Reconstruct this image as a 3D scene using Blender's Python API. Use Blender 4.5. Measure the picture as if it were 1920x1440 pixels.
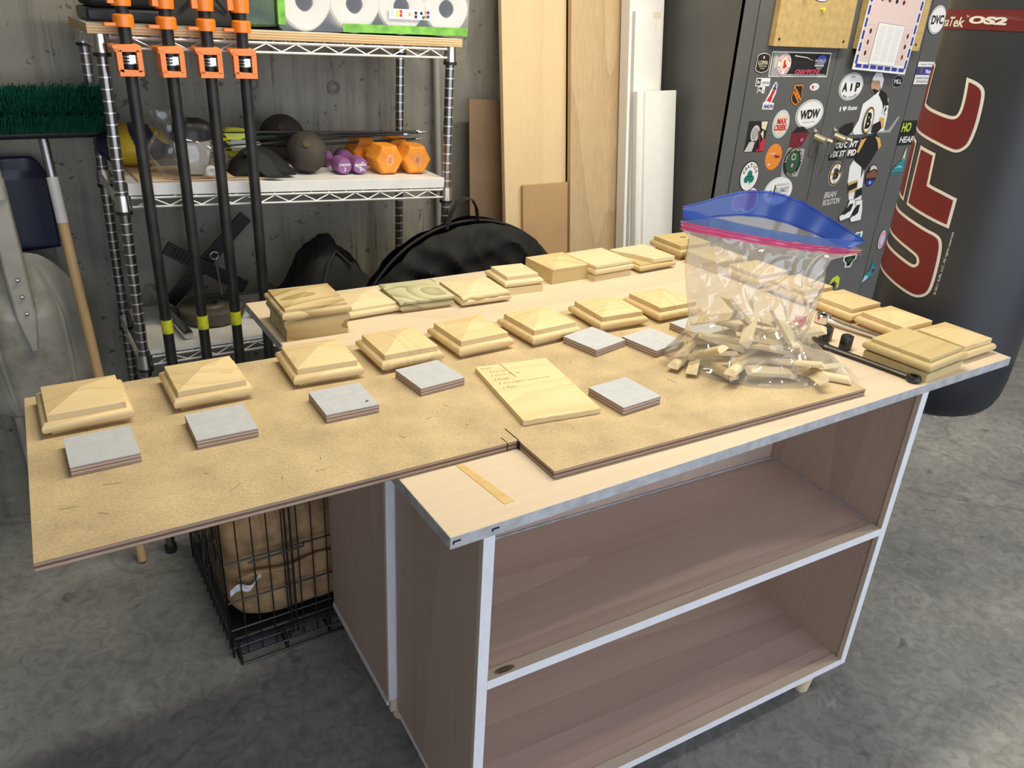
import bpy, bmesh, math, random
from math import pi, sin, cos, radians as R
from mathutils import Vector, Matrix, noise
from mathutils.geometry import tessellate_polygon

for o in list(bpy.data.objects):
    bpy.data.objects.remove(o, do_unlink=True)
SC = bpy.context.scene
COL = SC.collection

# ------------------------------------------------------------------ camera
cam_d = bpy.data.cameras.new('camera')
cam = bpy.data.objects.new('camera', cam_d)
COL.objects.link(cam)
cam_d.sensor_fit = 'HORIZONTAL'; cam_d.sensor_width = 36.0; cam_d.lens = 27.94
cam_d.clip_start = 0.02; cam_d.clip_end = 60
PITCH, ROLL, YAW = R(25.5644), R(3.4101), R(33.4055)
CAM = Vector((-0.4246, -0.7725, 1.496))
f0 = Vector((sin(YAW), cos(YAW), 0)); r0 = Vector((cos(YAW), -sin(YAW), 0)); u0 = Vector((0, 0, 1))
fw = cos(PITCH) * f0 - sin(PITCH) * u0
up = sin(PITCH) * f0 + cos(PITCH) * u0
rt = cos(ROLL) * r0 + sin(ROLL) * up
up2 = -sin(ROLL) * r0 + cos(ROLL) * up
mw = Matrix((rt, up2, -fw)).transposed().to_4x4(); mw.translation = CAM
cam.matrix_world = mw
SC.camera = cam

# ------------------------------------------------------------------ world (daylight outside the open front of the garage) and exposure
W = bpy.data.worlds.new('world'); SC.world = W; W.use_nodes = True
W.node_tree.nodes['Background'].inputs[0].default_value = (0.78, 0.86, 1.0, 1)
W.node_tree.nodes['Background'].inputs[1].default_value = 3.1
SC.view_settings.view_transform = 'Standard'; SC.view_settings.look = 'None'
SC.view_settings.gamma = 1; SC.view_settings.use_curve_mapping = False
SC.view_settings.exposure = 0.0

# ------------------------------------------------------------------ ceiling lamps
def lamp(name, loc, sx, sy, power, color, rz=0):
    d = bpy.data.lights.new(name, 'AREA'); d.shape = 'RECTANGLE'; d.size = sx; d.size_y = sy
    d.energy = power; d.color = color
    o = bpy.data.objects.new(name, d); COL.objects.link(o); o.location = loc; o.rotation_euler = (0, 0, rz)
    return o
KEY = lamp('key_lamp', (1.0, 0.52, 2.46), 2.30, 0.14, 45, (1.0, 0.91, 0.71))
KEY2 = lamp('second_lamp', (3.0, -0.5, 2.46), 1.15, 0.10, 26, (1.0, 0.93, 0.80))

# ------------------------------------------------------------------ materials
MATS = {}
def nt(name):
    m = bpy.data.materials.new(name); m.use_nodes = True
    t = m.node_tree; b = t.nodes['Principled BSDF']; MATS[name] = m
    return m, t, b
def N(t, typ, **kw):
    n = t.nodes.new(typ)
    for k, v in kw.items(): setattr(n, k, v)
    return n
def L(t, a, b): t.links.new(a, b)
def c4(c): return (c[0], c[1], c[2], 1)
def plain(name, col, rough=.5, metal=0., spec=.5, var=0., vscale=30, coat=0., bump=0., bscale=200, trans=0., emit=None):
    m, t, b = nt(name)
    b.inputs['Base Color'].default_value = c4(col); b.inputs['Roughness'].default_value = rough
    b.inputs['Metallic'].default_value = metal; b.inputs['Specular IOR Level'].default_value = spec
    b.inputs['Coat Weight'].default_value = coat
    tc = N(t, 'ShaderNodeTexCoord')
    if var:
        n = N(t, 'ShaderNodeTexNoise'); n.inputs['Scale'].default_value = vscale; n.inputs['Detail'].default_value = 6
        L(t, tc.outputs['Object'], n.inputs['Vector'])
        r = N(t, 'ShaderNodeValToRGB')
        r.color_ramp.elements[0].position = .3; r.color_ramp.elements[1].position = .7
        r.color_ramp.elements[0].color = c4([max(0, x * (1 - var)) for x in col])
        r.color_ramp.elements[1].color = c4([min(1, x * (1 + var)) for x in col])
        L(t, n.outputs['Fac'], r.inputs['Fac']); L(t, r.outputs['Color'], b.inputs['Base Color'])
    if bump:
        n = N(t, 'ShaderNodeTexNoise'); n.inputs['Scale'].default_value = bscale; n.inputs['Detail'].default_value = 4
        L(t, tc.outputs['Object'], n.inputs['Vector'])
        bp = N(t, 'ShaderNodeBump'); bp.inputs['Strength'].default_value = bump; bp.inputs['Distance'].default_value = .002
        L(t, n.outputs['Fac'], bp.inputs['Height']); L(t, bp.outputs['Normal'], b.inputs['Normal'])
    if emit:
        b.inputs['Emission Color'].default_value = c4(emit[0]); b.inputs['Emission Strength'].default_value = emit[1]
    return m
def wood(name, light, dark, stretch=(.1, 1, 1), ring=30, rscale=6, contrast=.6, streak=.35, rough=.55, fine=140, knots=False):
    m, t, b = nt(name)
    tc = N(t, 'ShaderNodeTexCoord'); oi = N(t, 'ShaderNodeObjectInfo')
    sc = N(t, 'ShaderNodeVectorMath', operation='SCALE'); sc.inputs[0].default_value = (13.1, 7.7, 5.3)
    L(t, oi.outputs['Random'], sc.inputs['Scale'])
    ad = N(t, 'ShaderNodeVectorMath', operation='ADD'); L(t, tc.outputs['Object'], ad.inputs[0]); L(t, sc.outputs[0], ad.inputs[1])
    mu = N(t, 'ShaderNodeVectorMath', operation='MULTIPLY'); mu.inputs[1].default_value = stretch; L(t, ad.outputs[0], mu.inputs[0])
    n1 = N(t, 'ShaderNodeTexNoise'); n1.inputs['Scale'].default_value = rscale; n1.inputs['Detail'].default_value = 1.5; n1.inputs['Roughness'].default_value = .4
    L(t, mu.outputs[0], n1.inputs['Vector'])
    m1 = N(t, 'ShaderNodeMath', operation='MULTIPLY'); m1.inputs[1].default_value = ring; L(t, n1.outputs['Fac'], m1.inputs[0])
    fr = N(t, 'ShaderNodeMath', operation='FRACT'); L(t, m1.outputs[0], fr.inputs[0])
    pw = N(t, 'ShaderNodeMath', operation='POWER'); pw.inputs[1].default_value = 2.2; L(t, fr.outputs[0], pw.inputs[0])
    n2 = N(t, 'ShaderNodeTexNoise'); n2.inputs['Scale'].default_value = fine; n2.inputs['Detail'].default_value = 3
    mu2 = N(t, 'ShaderNodeVectorMath', operation='MULTIPLY'); mu2.inputs[1].default_value = (stretch[0] * .35 if stretch[0] < 1 else 1, stretch[1] * .35 if stretch[1] < 1 else 1, stretch[2] * .35 if stretch[2] < 1 else 1)
    L(t, ad.outputs[0], mu2.inputs[0]); L(t, mu2.outputs[0], n2.inputs['Vector'])
    n3 = N(t, 'ShaderNodeTexNoise'); n3.inputs['Scale'].default_value = 3; n3.inputs['Detail'].default_value = 3; L(t, mu.outputs[0], n3.inputs['Vector'])
    a = N(t, 'ShaderNodeMath', operation='MULTIPLY'); a.inputs[1].default_value = contrast; L(t, pw.outputs[0], a.inputs[0])
    c = N(t, 'ShaderNodeMath', operation='MULTIPLY_ADD'); c.inputs[1].default_value = streak * 2; c.inputs[2].default_value = -streak * .75; L(t, n2.outputs['Fac'], c.inputs[0])
    d = N(t, 'ShaderNodeMath', operation='MULTIPLY_ADD'); d.inputs[1].default_value = .7; d.inputs[2].default_value = -.3; L(t, n3.outputs['Fac'], d.inputs[0])
    s1 = N(t, 'ShaderNodeMath', operation='ADD'); L(t, a.outputs[0], s1.inputs[0]); L(t, c.outputs[0], s1.inputs[1])
    s2 = N(t, 'ShaderNodeMath', operation='ADD', use_clamp=True); L(t, s1.outputs[0], s2.inputs[0]); L(t, d.outputs[0], s2.inputs[1])
    mx = N(t, 'ShaderNodeMix', data_type='RGBA'); mx.inputs['A'].default_value = c4(light); mx.inputs['B'].default_value = c4(dark)
    L(t, s2.outputs[0], mx.inputs['Factor']); L(t, mx.outputs['Result'], b.inputs['Base Color'])
    b.inputs['Roughness'].default_value = rough; b.inputs['Specular IOR Level'].default_value = .3
    return m
def layered(name, z0, z1, stops, rough=.7, noisev=.25):
    m, t, b = nt(name)
    tc = N(t, 'ShaderNodeTexCoord'); sp = N(t, 'ShaderNodeSeparateXYZ'); L(t, tc.outputs['Object'], sp.inputs[0])
    mr = N(t, 'ShaderNodeMapRange'); mr.inputs['From Min'].default_value = z0; mr.inputs['From Max'].default_value = z1
    L(t, sp.outputs['Z'], mr.inputs['Value'])
    r = N(t, 'ShaderNodeValToRGB'); cr = r.color_ramp; cr.interpolation = 'CONSTANT'
    cr.elements[0].position = stops[0][0]; cr.elements[0].color = c4(stops[0][1])
    cr.elements[1].position = stops[1][0]; cr.elements[1].color = c4(stops[1][1])
    for p, c in stops[2:]:
        e = cr.elements.new(p); e.color = c4(c)
    L(t, mr.outputs[0], r.inputs['Fac'])
    n = N(t, 'ShaderNodeTexNoise'); n.inputs['Scale'].default_value = 60; n.inputs['Detail'].default_value = 5
    mp = N(t, 'ShaderNodeVectorMath', operation='MULTIPLY'); mp.inputs[1].default_value = (.3, .3, 3); L(t, tc.outputs['Object'], mp.inputs[0]); L(t, mp.outputs[0], n.inputs['Vector'])
    mm = N(t, 'ShaderNodeMath', operation='MULTIPLY_ADD'); mm.inputs[1].default_value = noisev * 2; mm.inputs[2].default_value = 1 - noisev; L(t, n.outputs['Fac'], mm.inputs[0])
    mx = N(t, 'ShaderNodeMix', data_type='RGBA', blend_type='MULTIPLY'); mx.inputs['Factor'].default_value = 1
    L(t, r.outputs['Color'], mx.inputs['A']); L(t, mm.outputs[0], mx.inputs['B']); L(t, mx.outputs['Result'], b.inputs['Base Color'])
    b.inputs['Roughness'].default_value = rough; b.inputs['Specular IOR Level'].default_value = .25
    return m
def concrete(name, cols, wall):
    m, t, b = nt(name)
    tc = N(t, 'ShaderNodeTexCoord')
    def noi(scale, det, vec=None, rough=.6, dist=0):
        n = N(t, 'ShaderNodeTexNoise'); n.inputs['Scale'].default_value = scale; n.inputs['Detail'].default_value = det
        n.inputs['Roughness'].default_value = rough; n.inputs['Distortion'].default_value = dist
        L(t, vec or tc.outputs['Object'], n.inputs['Vector']); return n.outputs['Fac']
    def ramp(src, stops):
        r = N(t, 'ShaderNodeValToRGB'); e = r.color_ramp.elements
        e[0].position, e[0].color = stops[0][0], c4(stops[0][1]); e[1].position, e[1].color = stops[1][0], c4(stops[1][1])
        for p, c in stops[2:]:
            x = e.new(p); x.color = c4(c)
        L(t, src, r.inputs['Fac']); return r.outputs['Color']
    def mix(a, bb, fac, mode='MIX'):
        x = N(t, 'ShaderNodeMix', data_type='RGBA', blend_type=mode)
        for s, k in ((a, 'A'), (bb, 'B'), (fac, 'Factor')):
            if isinstance(s, (int, float)): x.inputs[k].default_value = s
            elif isinstance(s, tuple): x.inputs[k].default_value = c4(s)
            else: L(t, s, x.inputs[k])
        return x.outputs['Result']
    def vm(v):
        x = N(t, 'ShaderNodeVectorMath', operation='MULTIPLY'); x.inputs[1].default_value = v; L(t, tc.outputs['Object'], x.inputs[0]); return x.outputs[0]
    base = ramp(noi(2.2, 8, dist=.6), [(.32, cols[0]), (.52, cols[1]), (.72, cols[2])])
    if wall:
        st = ramp(noi(9, 6, vm((3.5, 3.5, .22)), .65), [(.36, (.45, .44, .42)), (.5, (1, 1, 1)), (.62, (1, 1, 1)), (.75, (1.2, 1.2, 1.18))])
        base = mix(base, st, .4, 'MULTIPLY')
        cr = ramp(noi(14, 5, vm((3.2, 3.2, .16)), .7, .4), [(.34, (.22, .21, .18)), (.39, (1, 1, 1))])
        base = mix(base, cr, .5, 'MULTIPLY')
        pit = ramp(noi(38, 3), [(.30, (.35, .33, .28)), (.36, (1, 1, 1))])
        base = mix(base, pit, .8, 'MULTIPLY')
        # board-form seams: thin vertical lines
        sp = N(t, 'ShaderNodeSeparateXYZ'); L(t, tc.outputs['Object'], sp.inputs[0])
        md = N(t, 'ShaderNodeMath', operation='PINGPONG'); md.inputs[1].default_value = .30; L(t, sp.outputs['X'], md.inputs[0])
        seam = ramp(md.outputs[0], [(.0, (.5, .48, .44)), (.025, (1, 1, 1))]); base = mix(base, seam, .6, 'MULTIPLY')
        # wall darker towards the bottom, with pale salts at its foot
        lo = N(t, 'ShaderNodeMapRange'); lo.inputs['From Min'].default_value = .05; lo.inputs['From Max'].default_value = .95; L(t, sp.outputs['Z'], lo.inputs['Value'])
        ad = N(t, 'ShaderNodeMath', operation='ADD'); L(t, lo.outputs[0], ad.inputs[0])
        ml = N(t, 'ShaderNodeMath', operation='MULTIPLY_ADD'); ml.inputs[1].default_value = 1.2; ml.inputs[2].default_value = -.6; L(t, noi(4, 5), ml.inputs[0]); L(t, ml.outputs[0], ad.inputs[1])
        low_dark = ramp(ad.outputs[0], [(.0, (.5, .48, .42)), (.7, (1, 1, 1))]); base = mix(base, low_dark, .8, 'MULTIPLY')
        salt = ramp(noi(16, 6, vm((1, 1, 1.6))), [(.6, (0, 0, 0)), (.72, (.5, .5, .5))])
        lo2 = N(t, 'ShaderNodeMapRange'); lo2.inputs['From Min'].default_value = .22; lo2.inputs['From Max'].default_value = .02; L(t, sp.outputs['Z'], lo2.inputs['Value'])
        base = mix(base, mix((0, 0, 0), salt, lo2.outputs[0]), .6, 'SCREEN')
    else:
        blot = ramp(noi(1.1, 5, dist=.8), [(.38, (.55, .56, .6)), (.6, (1.08, 1.07, 1.03))]); base = mix(base, blot, .45, 'MULTIPLY')
        fine = ramp(noi(26, 7, dist=1.2), [(.35, (.68, .68, .68)), (.6, (1.1, 1.1, 1.1))]); base = mix(base, fine, .8, 'MULTIPLY')
        spots = ramp(noi(7.5, 3, dist=.3), [(.27, (.45, .45, .48)), (.33, (1, 1, 1))]); base = mix(base, spots, .85, 'MULTIPLY')
        rust = ramp(noi(2.6, 4), [(.66, (1, 1, 1)), (.76, (.82, .62, .45))]); base = mix(base, rust, .7, 'MULTIPLY')
        pale = ramp(noi(5, 8, dist=2.0), [(.62, (0, 0, 0)), (.72, (.16, .16, .15))]); base = mix(base, pale, 1., 'SCREEN')
        v = N(t, 'ShaderNodeTexVoronoi'); v.inputs['Scale'].default_value = 42; L(t, tc.outputs['Object'], v.inputs['Vector'])
        sel = ramp(v.outputs['Distance'], [(.05, (.75, .73, .68)), (.075, (0, 0, 0))])
        gate = ramp(v.outputs['Color'], [(.80, (0, 0, 0)), (.84, (1, 1, 1))]); base = mix(base, mix(sel, gate, 1., 'MULTIPLY'), .8, 'SCREEN')
        w = N(t, 'ShaderNodeTexVoronoi', feature='DISTANCE_TO_EDGE'); w.inputs['Scale'].default_value = .55
        nz = N(t, 'ShaderNodeTexNoise'); nz.inputs['Scale'].default_value = 2.2; nz.inputs['Detail'].default_value = 5; L(t, tc.outputs['Object'], nz.inputs['Vector'])
        av = N(t, 'ShaderNodeVectorMath', operation='SCALE'); av.inputs['Scale'].default_value = .55; L(t, nz.outputs['Color'], av.inputs[0])
        av2 = N(t, 'ShaderNodeVectorMath', operation='ADD'); L(t, tc.outputs['Object'], av2.inputs[0]); L(t, av.outputs[0], av2.inputs[1]); L(t, av2.outputs[0], w.inputs['Vector'])
        crk = ramp(w.outputs['Distance'], [(.0, (.32, .32, .32)), (.006, (1, 1, 1))]); base = mix(base, crk, .35, 'MULTIPLY')
    L(t, base, b.inputs['Base Color'])
    b.inputs['Roughness'].default_value = .85 if wall else .6
    b.inputs['Specular IOR Level'].default_value = .2 if wall else .35
    bp = N(t, 'ShaderNodeBump'); bp.inputs['Strength'].default_value = .35; bp.inputs['Distance'].default_value = .004
    L(t, noi(45, 6), bp.inputs['Height']); L(t, bp.outputs['Normal'], b.inputs['Normal'])
    return m
def film(name, col, haze, gloss=.12, rough=.08, tint=None):
    m, t, b = nt(name)
    out = t.nodes['Material Output']; t.nodes.remove(b)
    tr = N(t, 'ShaderNodeBsdfTransparent'); tr.inputs[0].default_value = c4(tint or (.97, .97, .96))
    df = N(t, 'ShaderNodeBsdfDiffuse'); df.inputs[0].default_value = c4(col)
    tl = N(t, 'ShaderNodeBsdfTranslucent'); tl.inputs[0].default_value = c4(col)
    gl = N(t, 'ShaderNodeBsdfGlossy'); gl.inputs['Roughness'].default_value = rough
    a = N(t, 'ShaderNodeMixShader'); a.inputs[0].default_value = .5; L(t, df.outputs[0], a.inputs[1]); L(t, tl.outputs[0], a.inputs[2])
    h = N(t, 'ShaderNodeMixShader'); h.inputs[0].default_value = haze; L(t, tr.outputs[0], h.inputs[1]); L(t, a.outputs[0], h.inputs[2])
    lw = N(t, 'ShaderNodeLayerWeight'); lw.inputs[0].default_value = .25
    mm = N(t, 'ShaderNodeMath', operation='MULTIPLY_ADD', use_clamp=True); mm.inputs[1].default_value = .35; mm.inputs[2].default_value = gloss * .4; L(t, lw.outputs['Fresnel'], mm.inputs[0])
    g = N(t, 'ShaderNodeMixShader'); L(t, mm.outputs[0], g.inputs[0]); L(t, h.outputs[0], g.inputs[1]); L(t, gl.outputs[0], g.inputs[2])
    L(t, g.outputs[0], out.inputs['Surface'])
    return m

PINE = wood('pine', (.76, .595, .335), (.60, .42, .19), (.16, 1, 1), 11, 9, .5, .28)
PINE2 = wood('pine_pale', (.79, .665, .43), (.67, .51, .28), (.16, 1, 1), 9, 8, .4, .25)
PINE_Y = wood('pine_aged', (.62, .49, .25), (.49, .35, .15), (.12, 1, 1), 8, 7, .4, .3)
PINE_G = wood('treated_pine', (.62, .58, .38), (.34, .33, .17), (.35, .7, 1), 14, 9, 1.0, .15)
PINE_S = wood('stained_pine', (.66, .53, .29), (.40, .28, .12), (.22, 1, 1), 9, 9, .95, .2)
TOPPLY = wood('worktop_ply', (.72, .60, .45), (.57, .44, .32), (.12, 1, 1), 5, 3, .3, .3)
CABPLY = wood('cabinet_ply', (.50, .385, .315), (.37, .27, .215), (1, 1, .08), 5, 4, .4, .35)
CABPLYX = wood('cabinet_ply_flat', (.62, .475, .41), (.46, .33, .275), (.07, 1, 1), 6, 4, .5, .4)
TRIMP = wood('face_frame_pine', (.66, .56, .46), (.54, .42, .32), (.12, 1, 1), 7, 6, .4, .3)
HARD = plain('hardboard', (.56, .435, .255), .6, var=.16, vscale=14, spec=.3)
def scuffed():
    m = HARD; t = m.node_tree; b = t.nodes['Principled BSDF']
    src = b.inputs['Base Color'].links[0].from_socket
    tc = N(t, 'ShaderNodeTexCoord')
    n = N(t, 'ShaderNodeTexNoise'); n.inputs['Scale'].default_value = 9; n.inputs['Detail'].default_value = 9; n.inputs['Distortion'].default_value = 1.5; n.inputs['Roughness'].default_value = .75
    L(t, tc.outputs['Object'], n.inputs['Vector'])
    r = N(t, 'ShaderNodeValToRGB'); r.color_ramp.elements[0].position = .60; r.color_ramp.elements[0].color = (0, 0, 0, 1)
    r.color_ramp.elements[1].position = .72; r.color_ramp.elements[1].color = (.45, .45, .45, 1); L(t, n.outputs['Fac'], r.inputs['Fac'])
    mx = N(t, 'ShaderNodeMix', data_type='RGBA'); mx.inputs['B'].default_value = (.72, .61, .43, 1); L(t, src, mx.inputs['A']); L(t, r.outputs['Color'], mx.inputs['Factor'])
    n2 = N(t, 'ShaderNodeTexNoise'); n2.inputs['Scale'].default_value = 220; n2.inputs['Detail'].default_value = 2; L(t, tc.outputs['Object'], n2.inputs['Vector'])
    r2 = N(t, 'ShaderNodeValToRGB'); r2.color_ramp.elements[0].position = .3; r2.color_ramp.elements[0].color = (.84, .84, .84, 1); r2.color_ramp.elements[1].position = .65; r2.color_ramp.elements[1].color = (1.05, 1.05, 1.05, 1)
    L(t, n2.outputs['Fac'], r2.inputs['Fac'])
    m2 = N(t, 'ShaderNodeMix', data_type='RGBA', blend_type='MULTIPLY'); m2.inputs['Factor'].default_value = 1; L(t, mx.outputs['Result'], m2.inputs['A']); L(t, r2.outputs['Color'], m2.inputs['B'])
    L(t, m2.outputs['Result'], b.inputs['Base Color'])
scuffed()
BOARDEDGE = layered('board_edge', 0, .0135, [(0, (.20, .13, .09)), (.08, (.40, .29, .21)), (.38, (.15, .085, .06)), (.66, (.36, .26, .19)), (.92, (.26, .17, .09))])
PADEDGE = layered('pad_edge', 0, .016, [(0, (.34, .24, .19)), (.3, (.55, .43, .34)), (.45, (.26, .17, .13)), (.62, (.52, .41, .33)), (.8, (.30, .21, .17)), (.94, (.6, .58, .56))])
PLYEDGE = layered('shelf_ply_edge', 0, .020, [(0, (.62, .43, .22)), (.2, (.40, .26, .13)), (.3, (.66, .47, .26)), (.5, (.42, .27, .14)), (.6, (.68, .50, .28)), (.8, (.44, .29, .15)), (.88, (.66, .48, .26))])
PADTOP = plain('grey_paint', (.50, .525, .56), .55, var=.06, vscale=60)
PRIMER = plain('grey_primer_edge', (.42, .42, .43), .6, var=.22, vscale=40)
TRIMW = plain('white_trim', (.76, .76, .79), .5, var=.04, vscale=40)
WHITE = plain('white_paint', (.80, .79, .76), .45, var=.02)
WHITEB = plain('white_board', (.72, .71, .69), .5, var=.05, vscale=20)
CHROME = plain('chrome', (.72, .72, .72), .16, 1.)
WIRE = plain('bright_wire', (.80, .79, .76), .38, .55)
POSTM = plain('post_chrome', (.26, .25, .24), .28, 1.)
GROOVE_HL = plain('groove_highlight', (.85, .84, .82), .3, .7)  # pale metal puts the highlights of the post grooves into the colour
CHROMED = plain('dull_chrome', (.60, .58, .55), .25, 1.)
STEEL = plain('steel', (.42, .41, .39), .32, 1.)
BLACKPIPE = plain('black_pipe', (.018, .018, .018), .42, spec=.4, var=.4, vscale=20)
ORANGE = plain('orange_enamel', (.80, .205, .012), .35, coat=.2)
BLACK = plain('black_plastic', (.012, .012, .013), .4)
BLACKM = plain('black_matte', (.014, .014, .015), .8)
BLACKST = plain('black_steel', (.015, .015, .014), .35, spec=.6)
FABRICK = plain('black_fabric', (.010, .010, .011), .75, bump=.4, bscale=300, spec=.3)
YTAPE = plain('yellow_tape', (.55, .58, .02), .5, var=.25, vscale=50)
GREEN = plain('green_bristle', (.008, .085, .048), .85, var=.3, vscale=40, spec=.1)
def dirty(m, col, p0, p1, scale):
    t = m.node_tree; b = t.nodes['Principled BSDF']; src = b.inputs['Base Color'].links[0].from_socket
    tc = N(t, 'ShaderNodeTexCoord'); n = N(t, 'ShaderNodeTexNoise'); n.inputs['Scale'].default_value = scale; n.inputs['Detail'].default_value = 7; n.inputs['Roughness'].default_value = .7
    L(t, tc.outputs['Object'], n.inputs['Vector'])
    q = N(t, 'ShaderNodeValToRGB'); q.color_ramp.elements[0].position = p0; q.color_ramp.elements[0].color = (0, 0, 0, 1); q.color_ramp.elements[1].position = p1; q.color_ramp.elements[1].color = (.85, .85, .85, 1)
    L(t, n.outputs['Fac'], q.inputs['Fac']); mx = N(t, 'ShaderNodeMix', data_type='RGBA'); mx.inputs['B'].default_value = c4(col)
    L(t, src, mx.inputs['A']); L(t, q.outputs['Color'], mx.inputs['Factor']); L(t, mx.outputs['Result'], b.inputs['Base Color'])
GREYSOIL = plain('grey_shovel_soiled', (.34, .315, .26), .40, var=.3, vscale=5); dirty(GREYSOIL, (.10, .075, .045), .50, .72, 6)
NAVY = plain('navy_plastic', (.008, .010, .035), .4)
GREYPL = plain('grey_shovel', (.34, .315, .26), .40, var=.42, vscale=5)
DOWEL = wood('dowel', (.55, .37, .18), (.40, .25, .11), (1, 1, .05), 6, 8, .5, .4)
MAPLE = wood('maple_panel', (.70, .53, .31), (.58, .40, .21), (1, 1, .06), 5, 4, .3, .3)
BIRCH = wood('birch_panel', (.56, .41, .24), (.40, .27, .15), (1, 1, .05), 7, 4, .45, .5)
BROWNB = plain('brown_hardboard', (.20, .125, .07), .6, var=.12, vscale=8)
TANB = plain('tan_hardboard', (.46, .29, .14), .6, var=.08, vscale=8)
LOCKER = plain('locker_grey', (.105, .105, .104), .42, var=.1, vscale=5, spec=.45)
LOCKERD = plain('locker_gap_shade', (.012, .012, .012), .8)  # near-black colour painted in for the shade behind the locker doors
CORK = plain('fibreboard', (.50, .35, .14), .8, var=.14, vscale=45, bump=.3, bscale=160)
VINYL = plain('bag_vinyl', (.034, .036, .040), .42, var=.12, vscale=3, spec=.5)
VINYLB = plain('bag_base_vinyl', (.012, .014, .020), .45, spec=.4)
BAGRED = plain('print_red', (.145, .010, .012), .55)
BAGWH = plain('print_white', (.70, .68, .63), .5)
S_WH = plain('sticker_white', (.78, .78, .78), .45)
S_BK = plain('sticker_black', (.012, .012, .012), .45)
S_RED = plain('sticker_red', (.55, .02, .04), .45)
S_GRN = plain('sticker_green', (.0, .17, .13), .45)
S_DGRN = plain('sticker_dark_green', (.02, .09, .04), .45)
S_GOLD = plain('sticker_gold', (.62, .38, .10), .45)
S_ORG = plain('sticker_orange', (.75, .24, .03), .45)
S_CRM = plain('sticker_cream', (.72, .64, .48), .45)
S_BLU = plain('sticker_blue', (.03, .05, .30), .45)
S_LBL = plain('sticker_light_blue', (.45, .58, .75), .45)
S_TEAL = plain('sticker_teal', (.02, .24, .28), .45)
S_GRY = plain('sticker_grey', (.35, .35, .36), .4)
S_SIL = plain('sticker_silver', (.55, .53, .50), .3)
S_PINK = plain('sticker_pink', (.72, .25, .42), .45)
S_BRN = plain('sticker_brown', (.20, .07, .04), .5)
S_LIME = plain('sticker_lime', (.50, .62, .05), .45)
S_SKIN = plain('sticker_skin', (.48, .28, .19), .5)
S_MAR = plain('sticker_maroon', (.16, .012, .02), .45)
POSTER = plain('poster_paper', (.68, .53, .50), .7)
FILM = film('bag_film', (.88, .85, .78), .24, .20, .07)
FILM2 = film('wrap_film', (.9, .9, .88), .06, .15, .07)
ZBLUE = film('zip_blue', (.02, .10, .62), .72, .12, .15, (.35, .5, .95))
ZBLUE2 = film('zip_blue_pale', (.10, .22, .70), .45, .12, .15, (.55, .68, .97))
ZPINK = film('zip_pink', (.80, .12, .36), .78, .12, .15, (.95, .5, .65))
CUSH = plain('plush', (.36, .235, .125), .95, var=.3, vscale=26, bump=.6, bscale=90, spec=.1)
PAPER = plain('paper', (.78, .78, .78), .7)
MANILA = plain('manila', (.62, .46, .28), .7, var=.05)
IRONB = plain('rusty_iron', (.035, .028, .021), .75, var=.7, vscale=9, bump=.5, bscale=60)
PURPLE = plain('purple_vinyl', (.235, .09, .25), .5, var=.12, vscale=40)
ORVIN = plain('orange_vinyl', (.74, .26, .02), .55, var=.2, vscale=35)
BALLY = plain('ball_yellow', (.58, .40, .02), .45)
BALLB = plain('ball_blue', (.014, .016, .055), .45)
FLETCH = plain('yellow_vane', (.72, .74, .05), .4)
DRED = plain('dark_red', (.12, .012, .012), .5)
GREENP = plain('green_print', (.16, .42, .04), .4, var=.35, vscale=40)
TISSUE = plain('paper_towel', (.80, .75, .69), .9, bump=.4, bscale=120)
CARDB = plain('cardboard', (.10, .085, .075), .85)
TAN = plain('tan_metal', (.50, .45, .34), .35, .6)
REDPL = plain('red_plastic', (.62, .03, .02), .4)
INK = plain('ink', (.19, .13, .07), .8)
INKB = plain('marker_black', (.01, .01, .01), .8)
GLUE = plain('glue_stain', (.66, .46, .19), .5, var=.1, vscale=60)
DIFF = plain('lamp_diffuser', (.9, .9, .88), .5, emit=((1, .93, .8), 3.0))
CEIL = plain('ceiling_paint', (.60, .58, .54), .8)
BWALL = concrete('concrete_wall', ((.20, .188, .16), (.29, .275, .235), (.36, .34, .285)), True)
FLOORM = concrete('concrete_floor', ((.23, .23, .235), (.30, .30, .295), (.37, .37, .355)), False)

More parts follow.
